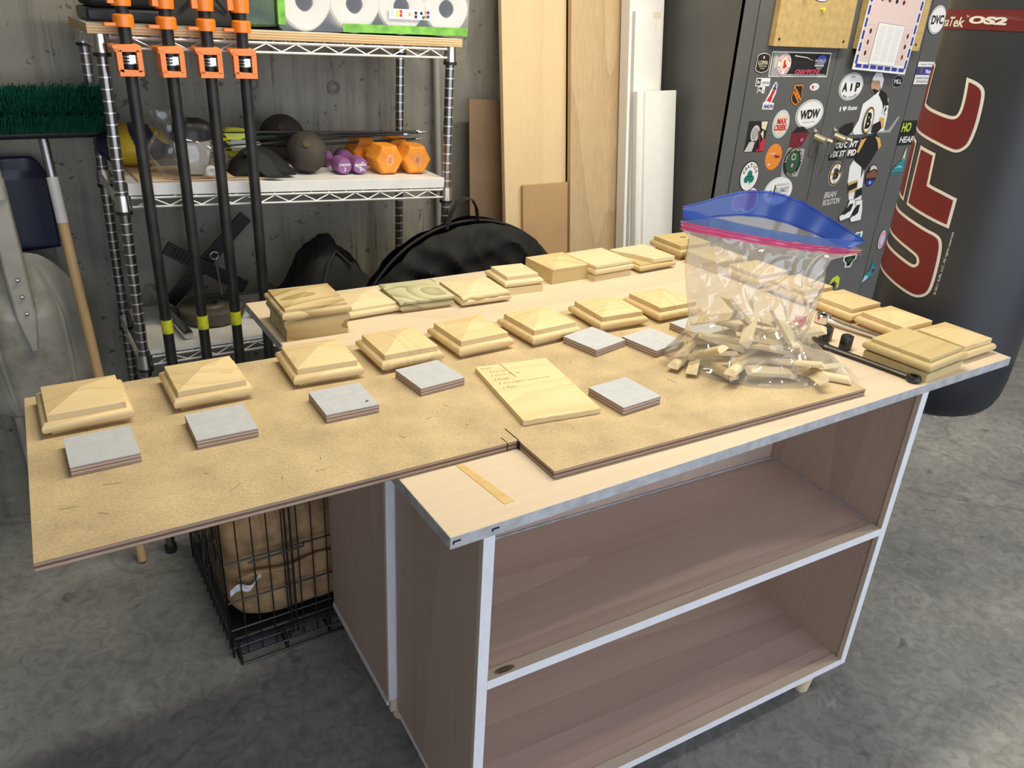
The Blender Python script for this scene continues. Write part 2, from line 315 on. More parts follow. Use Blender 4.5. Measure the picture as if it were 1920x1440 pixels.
# ------------------------------------------------------------------ helpers
def tag(o, label=None, cat=None, group=None, kind=None):
    if label: o['label'] = label
    if cat: o['category'] = cat
    if group: o['group'] = group
    if kind: o['kind'] = kind
    return o
def thing(name, label, cat, loc=(0, 0, 0), rz=0, group=None):
    o = bpy.data.objects.new(name, None); COL.objects.link(o); o.empty_display_size = .05
    o.location = loc; o.rotation_euler = (0, 0, rz)
    return tag(o, label, cat, group)
def copy_tree(o, parent=None):
    c = o.copy(); COL.objects.link(c)
    if parent: c.parent = parent
    for ch in [x for x in bpy.data.objects if x.parent == o]: copy_tree(ch, c)
    return c
def basis(d):
    d = d.normalized(); a = Vector((0, 0, 1)) if abs(d.z) < .95 else Vector((1, 0, 0))
    u = d.cross(a).normalized(); return u, d.cross(u).normalized()
class MB:
    def __init__(s): s.bm = bmesh.new(); s.mi = 0
    def face(s, vs, smooth=True):
        try:
            f = s.bm.faces.new(vs); f.material_index = s.mi; f.smooth = smooth; return f
        except ValueError: return None
    def v(s, p): return s.bm.verts.new(p)
    def box(s, x0, x1, y0, y1, z0, z1, M=None):
        P = [(x0, y0, z0), (x1, y0, z0), (x1, y1, z0), (x0, y1, z0), (x0, y0, z1), (x1, y0, z1), (x1, y1, z1), (x0, y1, z1)]
        v = [s.v(M @ Vector(p) if M else p) for p in P]
        fs = [s.face([v[i] for i in q]) for q in ((3, 2, 1, 0), (4, 5, 6, 7), (0, 1, 5, 4), (1, 2, 6, 5), (2, 3, 7, 6), (3, 0, 4, 7))]
        return fs
    def loops(s, rings, cap0=True, cap1=True, closed=True):
        V = [[s.v(p) for p in r] for r in rings]; n = len(V[0])
        for a, b in zip(V, V[1:]):
            for i in range(n if closed else n - 1):
                j = (i + 1) % n; s.face([a[i], a[j], b[j], b[i]])
        if cap0: s.face(V[0][::-1])
        if cap1: s.face(V[-1])
        return V
    def sq(s, prof, cx=0, cy=0, ratio=1.):          # square loft: (half size, z)
        return s.loops([[(cx - h, cy - h * ratio, z), (cx + h, cy - h * ratio, z), (cx + h, cy + h * ratio, z), (cx - h, cy + h * ratio, z)] for h, z in prof])
    def cyl(s, p0, p1, r0, r1=None, n=20, caps=True):
        p0, p1 = Vector(p0), Vector(p1); u, w = basis(p1 - p0); r1 = r0 if r1 is None else r1
        return s.loops([[p + r * (cos(2 * pi * i / n) * u + sin(2 * pi * i / n) * w) for i in range(n)] for p, r in ((p0, r0), (p1, r1))], caps, caps)
    def tube(s, pts, r, n=8, closed=False):
        pts = [Vector(p) for p in pts]; m = len(pts); rings = []
        u = None
        for k, p in enumerate(pts):
            a = pts[k - 1] if (k > 0 or closed) else p; b = pts[(k + 1) % m] if (k < m - 1 or closed) else p
            d = (b - a).normalized()
            if u is None: u, w = basis(d)
            else:
                u = (u - d * u.dot(d))
                u = u.normalized() if u.length > 1e-6 else basis(d)[0]
                w = d.cross(u)
            rr = r[k] if isinstance(r, (list, tuple)) else r
            rings.append([p + rr * (cos(2 * pi * i / n) * u + sin(2 * pi * i / n) * w) for i in range(n)])
        if closed: rings.append(rings[0])
        return s.loops(rings, not closed, not closed)
    def lathe(s, prof, n=32, M=None, cap0=True, cap1=True):
        rings = []
        for r, z in prof:
            ring = [Vector((r * cos(2 * pi * i / n), r * sin(2 * pi * i / n), z)) for i in range(n)]
            rings.append([M @ p for p in ring] if M else ring)
        return s.loops(rings, cap0, cap1)
    def prism(s, poly, z0, z1, M=None):
        n = len(poly); tris = tessellate_polygon([[Vector((p[0], p[1], 0)) for p in poly]])
        T = lambda p: M @ Vector(p) if M else Vector(p)
        a = [s.v(T((p[0], p[1], z0))) for p in poly]; b = [s.v(T((p[0], p[1], z1))) for p in poly]
        for t in tris: s.face([a[i] for i in t][::-1]); s.face([b[i] for i in t])
        for i in range(n):
            j = (i + 1) % n; s.face([a[i], a[j], b[j], b[i]])
    def poly(s, poly, M, z=0):
        tris = tessellate_polygon([[Vector((p[0], p[1], 0)) for p in poly]])
        v = [s.v(M @ Vector((p[0], p[1], z))) for p in poly]
        for t in tris: s.face([v[i] for i in t])
    def geo(s, g, M, z=0):
        v = [s.v(M @ Vector((p[0], p[1], z))) for p in g[0]]
        for f in g[1]: s.face([v[i] for i in f])
    def grid(s, fn, nu, nv, closeu=False):
        V = [[s.v(fn(i / nu, j / nv)) for i in range(nu + (0 if closeu else 1))] for j in range(nv + 1)]
        for j in range(nv):
            for i in range(nu):
                k = (i + 1) % nu if closeu else i + 1
                s.face([V[j][i], V[j][k], V[j + 1][k], V[j + 1][i]])
        return V
    def build(s, name, mats, parent=None, bevel=0, ang=38, loc=None, rz=0, recalc=True, solid=0, sub=0):
        if recalc: bmesh.ops.recalc_face_normals(s.bm, faces=s.bm.faces)
        s.bm.normal_update()
        for e in s.bm.edges:
            if len(e.link_faces) == 2 and e.calc_face_angle(0) > R(ang): e.smooth = False
        me = bpy.data.meshes.new(name); s.bm.to_mesh(me); s.bm.free()
        for m in (mats if isinstance(mats, (list, tuple)) else [mats]): me.materials.append(m)
        o = bpy.data.objects.new(name, me); COL.objects.link(o)
        if parent: o.parent = parent
        if loc: o.location = loc
        if rz: o.rotation_euler = (0, 0, rz)
        if solid:
            k = o.modifiers.new('solid', 'SOLIDIFY'); k.thickness = solid; k.offset = 0
        if sub:
            k = o.modifiers.new('sub', 'SUBSURF'); k.levels = sub; k.render_levels = sub
        if bevel:
            k = o.modifiers.new('bevel', 'BEVEL'); k.width = bevel; k.segments = 2; k.limit_method = 'ANGLE'; k.angle_limit = R(40); k.harden_normals = False
        return o
_tc = {}
def text(txt, size=1., shear=0., width=None, space=1., bold=0.):
    key = (txt, shear, space, bold)
    if key not in _tc:
        cu = bpy.data.curves.new('t', 'FONT'); cu.body = txt; cu.size = 1; cu.align_x = 'CENTER'; cu.align_y = 'CENTER'
        cu.shear = shear; cu.space_character = space; cu.offset = bold; cu.resolution_u = 4
        ob = bpy.data.objects.new('t', cu); COL.objects.link(ob)
        bpy.context.view_layer.update()
        me = bpy.data.meshes.new_from_object(ob.evaluated_get(bpy.context.evaluated_depsgraph_get()))
        g = ([tuple(v.co) for v in me.vertices], [tuple(p.vertices) for p in me.polygons])
        bpy.data.objects.remove(ob, do_unlink=True); bpy.data.curves.remove(cu); bpy.data.meshes.remove(me)
        _tc[key] = g
    V, F = _tc[key]
    xs = [p[0] for p in V]; ys = [p[1] for p in V]
    cx, cy = (min(xs) + max(xs)) / 2, (min(ys) + max(ys)) / 2
    ky = size / (max(ys) - min(ys)); kx = (width / (max(xs) - min(xs))) if width else ky
    return ([((p[0] - cx) * kx, (p[1] - cy) * ky) for p in V], F)
def move(g, dx, dy, rot=0):
    c, s = cos(rot), sin(rot)
    return ([(p[0] * c - p[1] * s + dx, p[0] * s + p[1] * c + dy) for p in g[0]], g[1])
def arc_text(txt, rx, ry, size, a0, a1, bold=.02, inward=False):
    out = []; n = len(txt)
    for i, ch in enumerate(txt):
        if ch == ' ': continue
        a = R(a0 + (a1 - a0) * (i / max(1, n - 1)))
        g = text(ch, size * (.8 if ch.islower() else 1), bold=bold); out.append(move(g, rx * cos(a), ry * sin(a), a - pi / 2 + (pi if inward else 0)))
    return out
def ell(rx, ry, cx=0, cy=0, n=36): return [(cx + rx * cos(2 * pi * i / n), cy + ry * sin(2 * pi * i / n)) for i in range(n)]
def rect(w, h, cx=0, cy=0): return [(cx - w / 2, cy - h / 2), (cx + w / 2, cy - h / 2), (cx + w / 2, cy + h / 2), (cx - w / 2, cy + h / 2)]
def decal(name, parent, M, layers, label=None, lift=.0006):
    b = MB(); mats = []
    for k, (shapes, mat) in enumerate(layers):
        if mat not in mats: mats.append(mat)
        b.mi = mats.index(mat)
        for sh in shapes:
            if isinstance(sh, tuple): b.geo(sh, M, lift * (k + 1))
            else: b.poly(sh, M, lift * (k + 1))
    o = b.build(name, mats, parent, recalc=False)
    return tag(o, label) if label else o
def nz(p, s=1.): return noise.noise(Vector(p) * s)

# ------------------------------------------------------------------ the setting
H = 0.839; TB = 0.0135; HB = H + TB; YW = 1.70
def struct(name, b, m, parent=None):
    o = b.build(name, m, parent); o['kind'] = 'structure'; return o
b = MB(); b.box(-2.6, 4.7, -4.2, 1.85, -.12, 0); struct('floor', b, FLOORM)
b = MB(); b.box(-2.6, 4.7, YW, 1.85, 0, 2.6); struct('wall_back', b, BWALL)
b = MB(); b.box(4.7, 4.85, -4.2, 1.85, 0, 2.6); struct('wall_right', b, BWALL)
b = MB(); b.box(-2.75, -2.6, -4.2, 1.85, 0, 2.6); struct('wall_left', b, BWALL)
b = MB(); b.box(-2.75, 4.85, -4.2, 1.85, 2.6, 2.7); struct('ceiling', b, CEIL)
# shutter tie holes in the poured wall
b = MB()
for x, z in ((.245, 1.245), (.49, 1.235), (.245, .62), (-.93, 1.2), (.9, 1.9)):
    b.lathe([(.021, 0), (.021, -.004), (.015, -.004), (.012, .0), (.006, .0), (.0055, .006)], 20, Matrix.Translation((x, YW - .0005, z)) @ Matrix.Rotation(pi / 2, 4, 'X') @ Matrix.Rotation(pi, 4, 'X'), False, True)
struct('trim_1', b, plain('tie_cone', (.17, .16, .14), .9))

# ceiling lamps: housings above the light sources
for i, (l, lab) in enumerate(((KEY, 'long white ceiling shop light above the worktop'), (KEY2, 'long white ceiling shop light above the punching bag side'))):
    t = thing('ceiling_light', lab, 'light', (l.location.x, l.location.y, 2.475), 0, 'ceiling shop lights')
    b = MB(); LH = l.data.size / 2 + .045; b.box(-LH, LH, -.07, .07, .01, .06); b.box(-.2, -.17, -.01, .01, .06, .125); b.box(.17, .2, -.01, .01, .06, .125); b.build('housing', WHITE, t, .004)
    b = MB(); b.box(-LH + .04, LH - .04, -.045, .045, 0, .01); b.build('diffuser', DIFF, t)

# ------------------------------------------------------------------ worktop
t = thing('worktop', 'large pale plywood worktop with grey primed edges carried on the two shelf cabinets', 'worktop', (0, 0, H))
b = MB(); b.mi = 0
WT = [(0, 0), (1.426, .004), (1.426, 1.011), (0, 1.008)]
b.prism(WT, -.02, 0)
for f in b.bm.faces:
    f.normal_update(); f.material_index = 0 if abs(f.normal.z) > .7 else 1
b.build('panel', [TOPPLY, PRIMER], t, .0012)
b = MB(); pts = [(.101, .162), (.106, .12), (.112, .07), (.116, .035)]
b.prism([(x - .006 - .001 * i, y) for i, (x, y) in enumerate(pts)] + [(x + .006 + .001 * i, y) for i, (x, y) in enumerate(pts)][::-1], .0002, .0007)
tag(b.build('glue_streak', GLUE, t), 'dried yellow glue streak')
for x, z in ((.004, -.008), (.066, -.008)):
    b = MB(); b.box(x, x + .012, -.0008, 0, z - .001, z + .0015); b.box(x, x + .002, -.0008, 0, z - .004, z)
    b.build('pencil_mark', INKB, t)

# ------------------------------------------------------------------ shelf cabinets
def leg(parent, x, y, h):
    b = MB(); b.lathe([(.0, 0), (.016, 0), (.019, .004), (.027, h)], 24, Matrix.Translation((x, y, 0)))
    b.build('leg', PINE2, parent)
def wface(b, white_dir):
    for f in b.bm.faces:
        f.normal_update(); f.material_index = 1 if f.normal.dot(Vector(white_dir)) > .7 else 0
def cabinet(name, label, loc, rz, w, d, zb, zt, zsh, front=True):
    t = thing(name, label, 'cabinet', loc, rz)
    T = .018
    y0 = .012
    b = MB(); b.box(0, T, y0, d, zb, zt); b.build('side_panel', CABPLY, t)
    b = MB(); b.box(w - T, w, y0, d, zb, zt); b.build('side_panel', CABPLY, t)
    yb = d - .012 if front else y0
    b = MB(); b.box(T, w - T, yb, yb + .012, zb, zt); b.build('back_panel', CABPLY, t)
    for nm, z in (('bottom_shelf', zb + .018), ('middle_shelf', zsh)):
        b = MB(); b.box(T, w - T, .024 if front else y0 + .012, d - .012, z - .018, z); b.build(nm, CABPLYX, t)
    s0, s1 = (0, y0) if front else (d, d + .012)
    dirn = (0, -1, 0)
    for x in (0, w - .02):
        b = MB(); b.box(x, x + .02, s0, s1, zb, zt); wface(b, dirn); b.build('stile', [TRIMP, TRIMW], t, .0006)
    for z in (zb + .018, zsh):
        b = MB(); b.box(.02, w - .02, s0, s1 + (.012 if front else 0), z - .019, z + .001); wface(b, dirn); b.build('shelf_edge_rail', [TRIMP, TRIMW], t, .0006)
    return t
# front cabinet
t = cabinet('shelf_cabinet', 'open plywood shelf cabinet facing the viewer with white painted front edges', (.0846, .051, 0), R(-2.54), 1.04, .352, .068, .819, .477)
leg(t, .075, .055, .068); leg(t, .938, .034, .068); leg(t, .055, .275, .068); leg(t, .95, .29, .068)
b = MB()
b.box(1.0195, 1.022, .03, .338, .477, .4815); b.box(.02, 1.02, .3365, .3395, .477, .4815); tag(b.build('caulk_bead', PRIMER, t), 'thin pale bead along the shelf joint')
b = MB(); b.box(-.0035, 0, .03, .345, .068, .0735); b.build('bottom_edge_strip', TRIMW, t)
b = MB()
for k in range(5): b.tube([(.058 + (.012 - .002 * k) * cos(a / 12 * 2 * pi) * 1.6, .0105 + (.0055 - .001 * k) * sin(a / 12 * 2 * pi), .4785) for a in range(12)], .0006, 4, True)
tag(b.build('knot', plain('dark_knot', (.09, .055, .03), .7), t), 'dark knot in the shelf edge')
# rear cabinet
t = thing('shelf_cabinet', 'plywood cabinet standing behind the front shelf cabinet, its end panel facing left', 'cabinet', (.083, .412, 0), R(-1.5))
w, d, zb, zt = 1.04, .372, .075, .819
b = MB(); b.box(.003, .021, .012, d, zb, zt); b.build('side_panel', CABPLY, t)
b = MB(); b.box(w - .018, w, .012, d, zb, zt); b.build('side_panel', CABPLY, t)
b = MB(); b.box(.021, w - .018, .012, .024, zb, zt); b.build('back_panel', CABPLY, t)
for z in (zb + .018, .48):
    b = MB(); b.box(.021, w - .018, .024, d, z - .018, z); b.build('shelf', CABPLYX, t)
for x in (0, w - .024):
    b = MB(); b.box(x, x + .024, 0, .012, zb + .025, zt); wface(b, (0, -1, 0)); b.build('stile', [TRIMP, TRIMW], t, .0006)
b = MB(); b.box(0, .003, .012, d, zb, zb + .013); b.build('bottom_edge_strip', TRIMW, t)
b = MB(); b.box(.004, .028, 0, .012, zb - .01, zb + .025); b.build('corner_block', TRIMP, t)
leg(t, .045, .04, .075); leg(t, .045, .29, .075); leg(t, .98, .04, .075); leg(t, .98, .29, .075)

# ------------------------------------------------------------------ notched board across the left half of the worktop
t = thing('notched_board', 'L-shaped brown hardboard-faced plywood board hanging over the left end of the worktop', 'board', (0, 0, H + .0006))
BP = [(-.461, .660), (-.479, .174), (.212, .164), (.210, .058), (.934, .030), (.952, .627)]
b = MB(); b.prism(BP, 0, TB)
for f in b.bm.faces:
    f.normal_update(); f.material_index = 0 if abs(f.normal.z) > .7 else 1
b.build('panel', [HARD, BOARDEDGE], t, .0006)
b = MB(); b.box(.2115, .2135, .1645, .207, TB, TB + .0004); b.box(.1905, .192, .166, .184, TB, TB + .0004); b.box(.1905, .192, .1632, .1644, 0, TB); b.box(.2095, .2125, .158, .1645, 0, TB)
tag(b.build('saw_kerf', INKB, t), 'dark overrun saw cut at the notch')
# pencil and knife scratches on the face
b = MB(); random.seed(4)
for k in range(26):
    x, y = random.uniform(-.44, .75), random.uniform(.19, .5); a = random.uniform(0, pi); l = random.uniform(.006, .028)
    if any(abs(x - px) < .09 and abs(y - py) < .09 for px, py in ((-.372, .41), (-.2, .41), (0, .4), (.18, .425), (.574, .437), (.34, .3), (.467, .2))): continue
    b.tube([(x, y, TB + .0001), (x + l * cos(a), y + l * sin(a), TB + .0001)], .0005, 4)
b.build('scratch', plain('scratch_dark', (.22, .15, .07), .8), t)

# ------------------------------------------------------------------ grey painted plywood squares
def pad_proto():
    t = thing('plywood_square', '', 'plywood square')
    b = MB(); b.box(-.0465, .0465, -.0465, .0465, 0, .0155); b.build('ply_block', PADEDGE, t, .0005)
    b = MB(); b.box(-.0465, .0465, -.0465, .0465, .0155, .0165); tag(b.build('painted_face', PADTOP, t), 'light grey painted top face'); return t
P0 = pad_proto()
PADS = [(-.372, .408, 0, 'grey painted plywood square nearest the hanging left end of the brown board'),
        (-.199, .407, -1, 'grey painted plywood square in front of the second post cap from the left'),
        (.004, .400, -1, 'grey painted plywood square with a small dark chip near its front corner'),
        (.182, .426, 5, 'grey painted plywood square in front of the fourth post cap, left of the note board'),
        (.574, .437, 12, 'grey painted plywood square in front of the sixth post cap, turned to a diamond'),
        (.688, .380, 10, 'grey painted plywood square in front of the seventh post cap, left of the zip bag'),
        (.840, .398, 6, 'grey painted plywood square mostly hidden behind the zip bag'),
        (.467, .205, 4, 'grey painted plywood square right of the note board, alone near the front')]
for i, (x, y, a, lab) in enumerate(PADS):
    t = P0 if i == 0 else copy_tree(P0)
    t.location = (x, y, HB); t.rotation_euler = (0, 0, R(a)); t['label'] = lab; t['group'] = 'grey plywood squares on the board'
    if i == 2:
        b = MB(); b.prism([(.028, -.030), (.035, -.028), (.034, -.025), (.029, -.027)], .0166, .0171); b.build('chip', INKB, t)

# ------------------------------------------------------------------ post caps
def bull(h, z0, z1, n=7):
    r = (z1 - z0) / 2; return [(h - r + r * sin(pi * k / n), z0 + r - r * cos(pi * k / n)) for k in range(n + 1)]
def cap_proto(mat, ht=.056, hm=.066, z0=.006, zm=.024, zt=.035, zp=.049, base=.054, flat=False, base_h=None, name='post_cap'):
    t = thing(name, '', 'post cap')
    b = MB(); b.sq([(base, 0), (base, z0)] if not base_h else base_h); b.build('base_block', mat, t, .0006)
    b = MB(); b.sq([(hm - .012, z0)] + bull(hm, z0, zm) + [(ht - .004, zm)]); b.build('bullnose_moulding', mat, t)
    b = MB()
    b.sq([(ht, zm), (ht, zt)] if flat else [(ht, zm), (ht, zt), (.0008, zp)]); b.build('flat_top' if flat else 'pyramid_top', mat, t, .0006, 8 if not flat else 38)
    return t
C0 = cap_proto(PINE)
ROW = [(-.378, .560, 0, 'pine post cap at the far left end of the front row on the brown board'),
       (-.187, .560, 0, 'pine post cap second from the left in the front row'),
       (.018, .560, -3, 'pine post cap third from the left, in front of the thick two-tier cap'),
       (.180, .555, 0, 'pine post cap with orange striped grain, fourth from the left in the front row'),
       (.341, .556, 2, 'pine post cap fifth from the left in the front row, behind the note board'),
       (.506, .545, 3, 'pine post cap sixth from the left, behind the diamond-turned grey square'),
       (.693, .543, -3, 'pine post cap seventh from the left, behind the grey square nearest the zip bag'),
       (.852, .538, 0, 'pine post cap in the front row with its right edge touching the zip bag outline'),
       (1.322, .231, 0, 'pine post cap on the right worktop edge, second from the front corner'),
       (1.317, .367, 0, 'pine post cap on the right worktop edge behind the chrome wrench'),
       (1.311, .505, 0, 'pine post cap on the right worktop edge half seen through the zip bag'),
       (1.305, .650, 0, 'pine post cap on the far right worktop edge seen only through the zip bag'),
       (1.345, .100, 1, 'pine post cap at the right front corner behind the flat-topped block')]
for i, (x, y, a, lab) in enumerate(ROW):
    t = C0 if i == 0 else copy_tree(C0)
    onb = i < 8
    t.location = (x, y, HB if onb else H); t.rotation_euler = (0, 0, R(a + (90 if i in (3, 7, 10) else 0))); t['label'] = lab
    t['group'] = 'pine post caps in the front row' if onb else 'pine post caps along the right worktop edge'
def place(t, x, y, a, lab, g='sample caps along the back edge of the worktop', z=H):
    t.location = (x, y, z); t.rotation_euler = (0, 0, R(a)); t['label'] = lab; t['group'] = g
# thick two-tier cap
t = cap_proto(PINE_S, .066, .074, .048, .064, .070, .083, flat=False, base_h=[(.066, 0), (.0665, .010), (.065, .018), (.0655, .026), (.069, .032), (.0715, .038), (.0705, .043), (.066, .046), (.064, .048)])
place(t, .083, .812, -2, 'thick two-tier post cap with dark wavy grain at the back left corner of the worktop')
t = cap_proto(PINE2, .058, .066, .004, .018, .024, .036); place(t, .232, .872, 2, 'pale post cap partly hidden behind the thick two-tier cap')
# greenish treated cap: warped faces
t = thing('post_cap', '', 'post cap')
b = MB(); b.sq([(.058, 0), (.060, .005)]); b.build('base_block', PINE, t)
b = MB(); b.sq([(.056, .005)] + bull(.068, .005, .020, 6) + [(.060, .020)]); b.build('bullnose_moulding', PINE_G, t)
b = MB(); b.sq([(.064, .020), (.069, .023), (.069, .028), (.040, .033), (.0006, .036)]); b.build('pyramid_top', PINE_G, t, 0, 8)
place(t, .366, .864, -3, 'greenish striped treated-wood post cap with an eye of grain on top')
# flaky cap: ragged front lip
t = cap_proto(PINE2, .064, .068, .004, .019, .025, .037)
b = MB(); random.seed(2); pts = [(-.066 + .132 * k / 14, -.064 - random.uniform(.000, .006)) for k in range(15)]
b.prism(pts + [(.066, -.058), (-.066, -.058)], .0195, .0235); b.build('torn_lip', PINE2, t)
place(t, .512, .842, -2, 'pale post cap with a torn ragged front edge')
t = cap_proto(PINE2, .045, .056, .020, .036, .046, .0461, flat=True, base_h=[(.055, 0), (.055, .0185), (.050, .020)]); place(t, .640, .862, -4, 'small flat-topped cap sitting on a plain square block')
# plain pyramid block
t = thing('post_cap', '', 'post cap'); b = MB(); b.sq([(.062, 0), (.062, .040)]); b.build('block', PINE_Y, t, .0008)
b = MB(); b.sq([(.062, .040), (.0008, .056)]); b.build('pyramid_top', PINE, t, 0, 5); place(t, .803, .902, 2, 'plain square block with a pyramid top and no moulding')
t = cap_proto(PINE2, .066, .069, .018, .036, .044, .0441, flat=True, base_h=[(.064, 0), (.064, .015), (.058, .018)]); place(t, .925, .880, 3, 'smooth flat-topped cap with chipped left corner beside the pyramid block')
# broken cap
t = cap_proto(PINE_Y, .062, .070, .006, .020, .0235, .024, flat=True)
b = MB(); b.prism([(-.015, -.063), (.066, -.066), (.068, .066), (-.066, .066), (-.067, .045), (-.035, .0)], .0236, .035); b.build('broken_top', PINE2, t, .001)
place(t, 1.090, .890, 3, 'broken cap with its left corner split away and saw cuts on top')
t = cap_proto(PINE_Y, .060, .068, .012, .032, .044, .0441, flat=True); place(t, 1.285, .935, 0, 'flat brown cap with a small knot at the far right corner of the worktop')
b = MB(); b.tube([(.014 + .009 * cos(a / 8 * pi), .012 + .006 * sin(a / 8 * pi), .0443) for a in range(16)], .0012, 5, True); b.build('knot', INK, t)
t = thing('wood_block', 'plain brown block in front of the far corner cap, half behind the zip bag', 'wood block', (1.292, .795, H), R(2))
b = MB(); b.sq([(.062, 0), (.062, .034), (.058, .036)]); b.build('block', PINE_Y, t, .001)
# flat-topped pair on the right front corner
t = cap_proto(PINE_Y, .0655, .077, .022, .041, .049, .0491, flat=True, base_h=[(.072, 0), (.072, .019), (.064, .022)]); place(t, 1.172, .086, 4, 'flat golden-topped cap on a thick base at the right front corner of the worktop', 'pine post caps along the right worktop edge')

# ------------------------------------------------------------------ note board with handwriting
t = thing('note_board', 'thin pine offcut with handwritten steps lying on the brown board', 'wood offcut', (.336, .303, HB), R(-8.5))
b = MB(); random.seed(8)
front = [(-.075 + .15 * k / 12, -.113 - (random.uniform(0, .002))) for k in range(13)]
b.prism(front + [(.076, .113), (-.075, .113)], .001, .011); b.build('board', wood('note_pine', (.80, .64, .37), (.66, .47, .23), (.12, 1, 1), 12, 7, .45, .25), t, .0008)
notes = [('Steps', -.058, .100, .0075, .022), ('1. Cut to size', -.044, .083, .0075, .040), ('2. Cut to 45° rip', -.032, .066, .0075, .060), ('3. Router', -.046, .049, .0075, .032), ('4. Cut edges + some curve', -.008, .031, .0075, .105), ('5. Paint', -.046, .013, .0075, .028)]
shapes = [move(text(tx, h, .3, width=w_, bold=-.012), x, y, .02) for tx, x, y, h, w_ in notes]
decal('handwriting', t, Matrix.Translation((0, 0, .011)), [(shapes, INK)], 'pencil handwriting', .0003)
b = MB(); b.tube([(-.024, .113, .0113), (-.020, .070, .0113), (-.017, .05, .0113)], .0006, 4); b.build('pencil_line', INK, t)

# ------------------------------------------------------------------ wire rack
RX0, RX1, RY0, RY1 = -.185, .682, 1.312, 1.638
LEAN = .016
def rx(x, z): return x + LEAN * (z - 1.28)
t = thing('wire_rack', 'chrome wire shelving rack against the concrete wall', 'shelf rack')
def tier_z(zl, zr, x): return zl + (zr - zl) * (x - RX0) / (RX1 - RX0)
for x in (RX0, RX1):
    for y in (RY0, RY1):
        b = MB(); b.cyl((rx(x, .03), y, .03), (rx(x, 1.388), y, 1.388), .0125, n=20)
        b.mi = 1
        for k in range(52):
            z = .08 + k * .0254
            b.cyl((rx(x, z), y, z - .0012), (rx(x, z), y, z + .0012), .0132, n=20)
        p = b.build('post', [POSTM, GROOVE_HL], t)
        b = MB(); b.lathe([(.012, .03), (.017, .024), (.017, .006), (.014, 0)], 16, Matrix.Translation((rx(x, 0), y, 0))); b.build('foot', BLACK, p)
def wire_tier(zl, zr):
    b = MB(); e = .026
    Z = lambda x: tier_z(zl, zr, x)
    P = lambda x, y, dz: (rx(x, Z(x)), y, Z(x) + dz)
    for y in (RY0 - .012, RY1 + .012):
        for dz in (0, -.0215): b.tube([P(RX0 + .018, y, dz), P(RX1 - .018, y, dz)], .0030, 8)
        n = 22; pts = []
        for k in range(n + 1):
            x = RX0 + .03 + (RX1 - RX0 - .06) * k / n; pts.append(P(x, y, -.002 if k % 2 else -.0195))
        b.tube(pts, .0018, 6)
    for x in (RX0 - .010, RX1 + .010):
        for dz in (0, -.0215): b.tube([P(x, RY0 + .015, dz), P(x, RY1 - .015, dz)], .0030, 8)
        pts = [P(x, RY0 + .03 + (RY1 - RY0 - .06) * k / 10, -.002 if k % 2 else -.0195) for k in range(11)]; b.tube(pts, .0018, 6)
    for k in range(18):
        x = RX0 + .02 + (RX1 - RX0 - .04) * k / 17; b.tube([P(x, RY0 - .012, .003), P(x, RY1 + .012, .003)], .0016, 6)
    o = b.build('wire_shelf', WIRE, t)
    for x in (RX0, RX1):
        for y in (RY0, RY1):
            zz = Z(x); b = MB(); b.cyl((rx(x, zz), y, zz - .032), (rx(x, zz), y, zz + .006), .0185, .0165, n=20); b.build('corner_collar', CHROMED, o)
            b = MB(); b.cyl((rx(x, zz), y, zz - .040), (rx(x, zz), y, zz - .0318), .019, n=20); b.build('collar_sleeve', BLACK, o)
wire_tier(1.382, 1.374); wire_tier(1.031, .995); wire_tier(.620, .612)
def liner(name, label, zl, zr, th, x0, x1, y0, y1, mats, ply):
    mid = (x0 + x1) / 2; z = tier_z(zl, zr, mid)
    o = thing(name, label, 'shelf board', (rx(mid, z), 0, z)); o.rotation_euler = (0, -math.atan((zr - zl) / (RX1 - RX0)), 0)
    b = MB(); b.box(x0 - mid, x1 - mid, y0, y1, 0, th)
    for f in b.bm.faces:
        f.normal_update(); f.material_index = 0 if abs(f.normal.z) > .7 else 1
    b.build('panel', mats, o, .0008); return o
liner('shelf_board', 'thick plywood board on top of the wire rack', 1.3885, 1.3805, .020, RX0 - .025, RX1 + .028, RY0 - .016, RY1 + .02, [WHITEB, PLYEDGE], True)
liner('shelf_board', 'white board lining the middle tier under the dumbbells', 1.0365, 1.0005, .028, RX0 + .014, RX1 - .012, RY0 - .010, RY1 - .0, [WHITEB, WHITEB], False)
liner('shelf_board', 'pale board lining the lower tier under the weight plate', .6255, .6175, .012, RX0 + .014, RX1 - .012, RY0 - .010, RY1 - .0, [WHITEB, WHITEB], False)
ZM = lambda x: tier_z(1.0365, 1.0005, x) + .0285     # top of the middle board
ZL = lambda x: tier_z(.6255, .6175, x) + .0125       # top of the lower board
ZT = 1.405

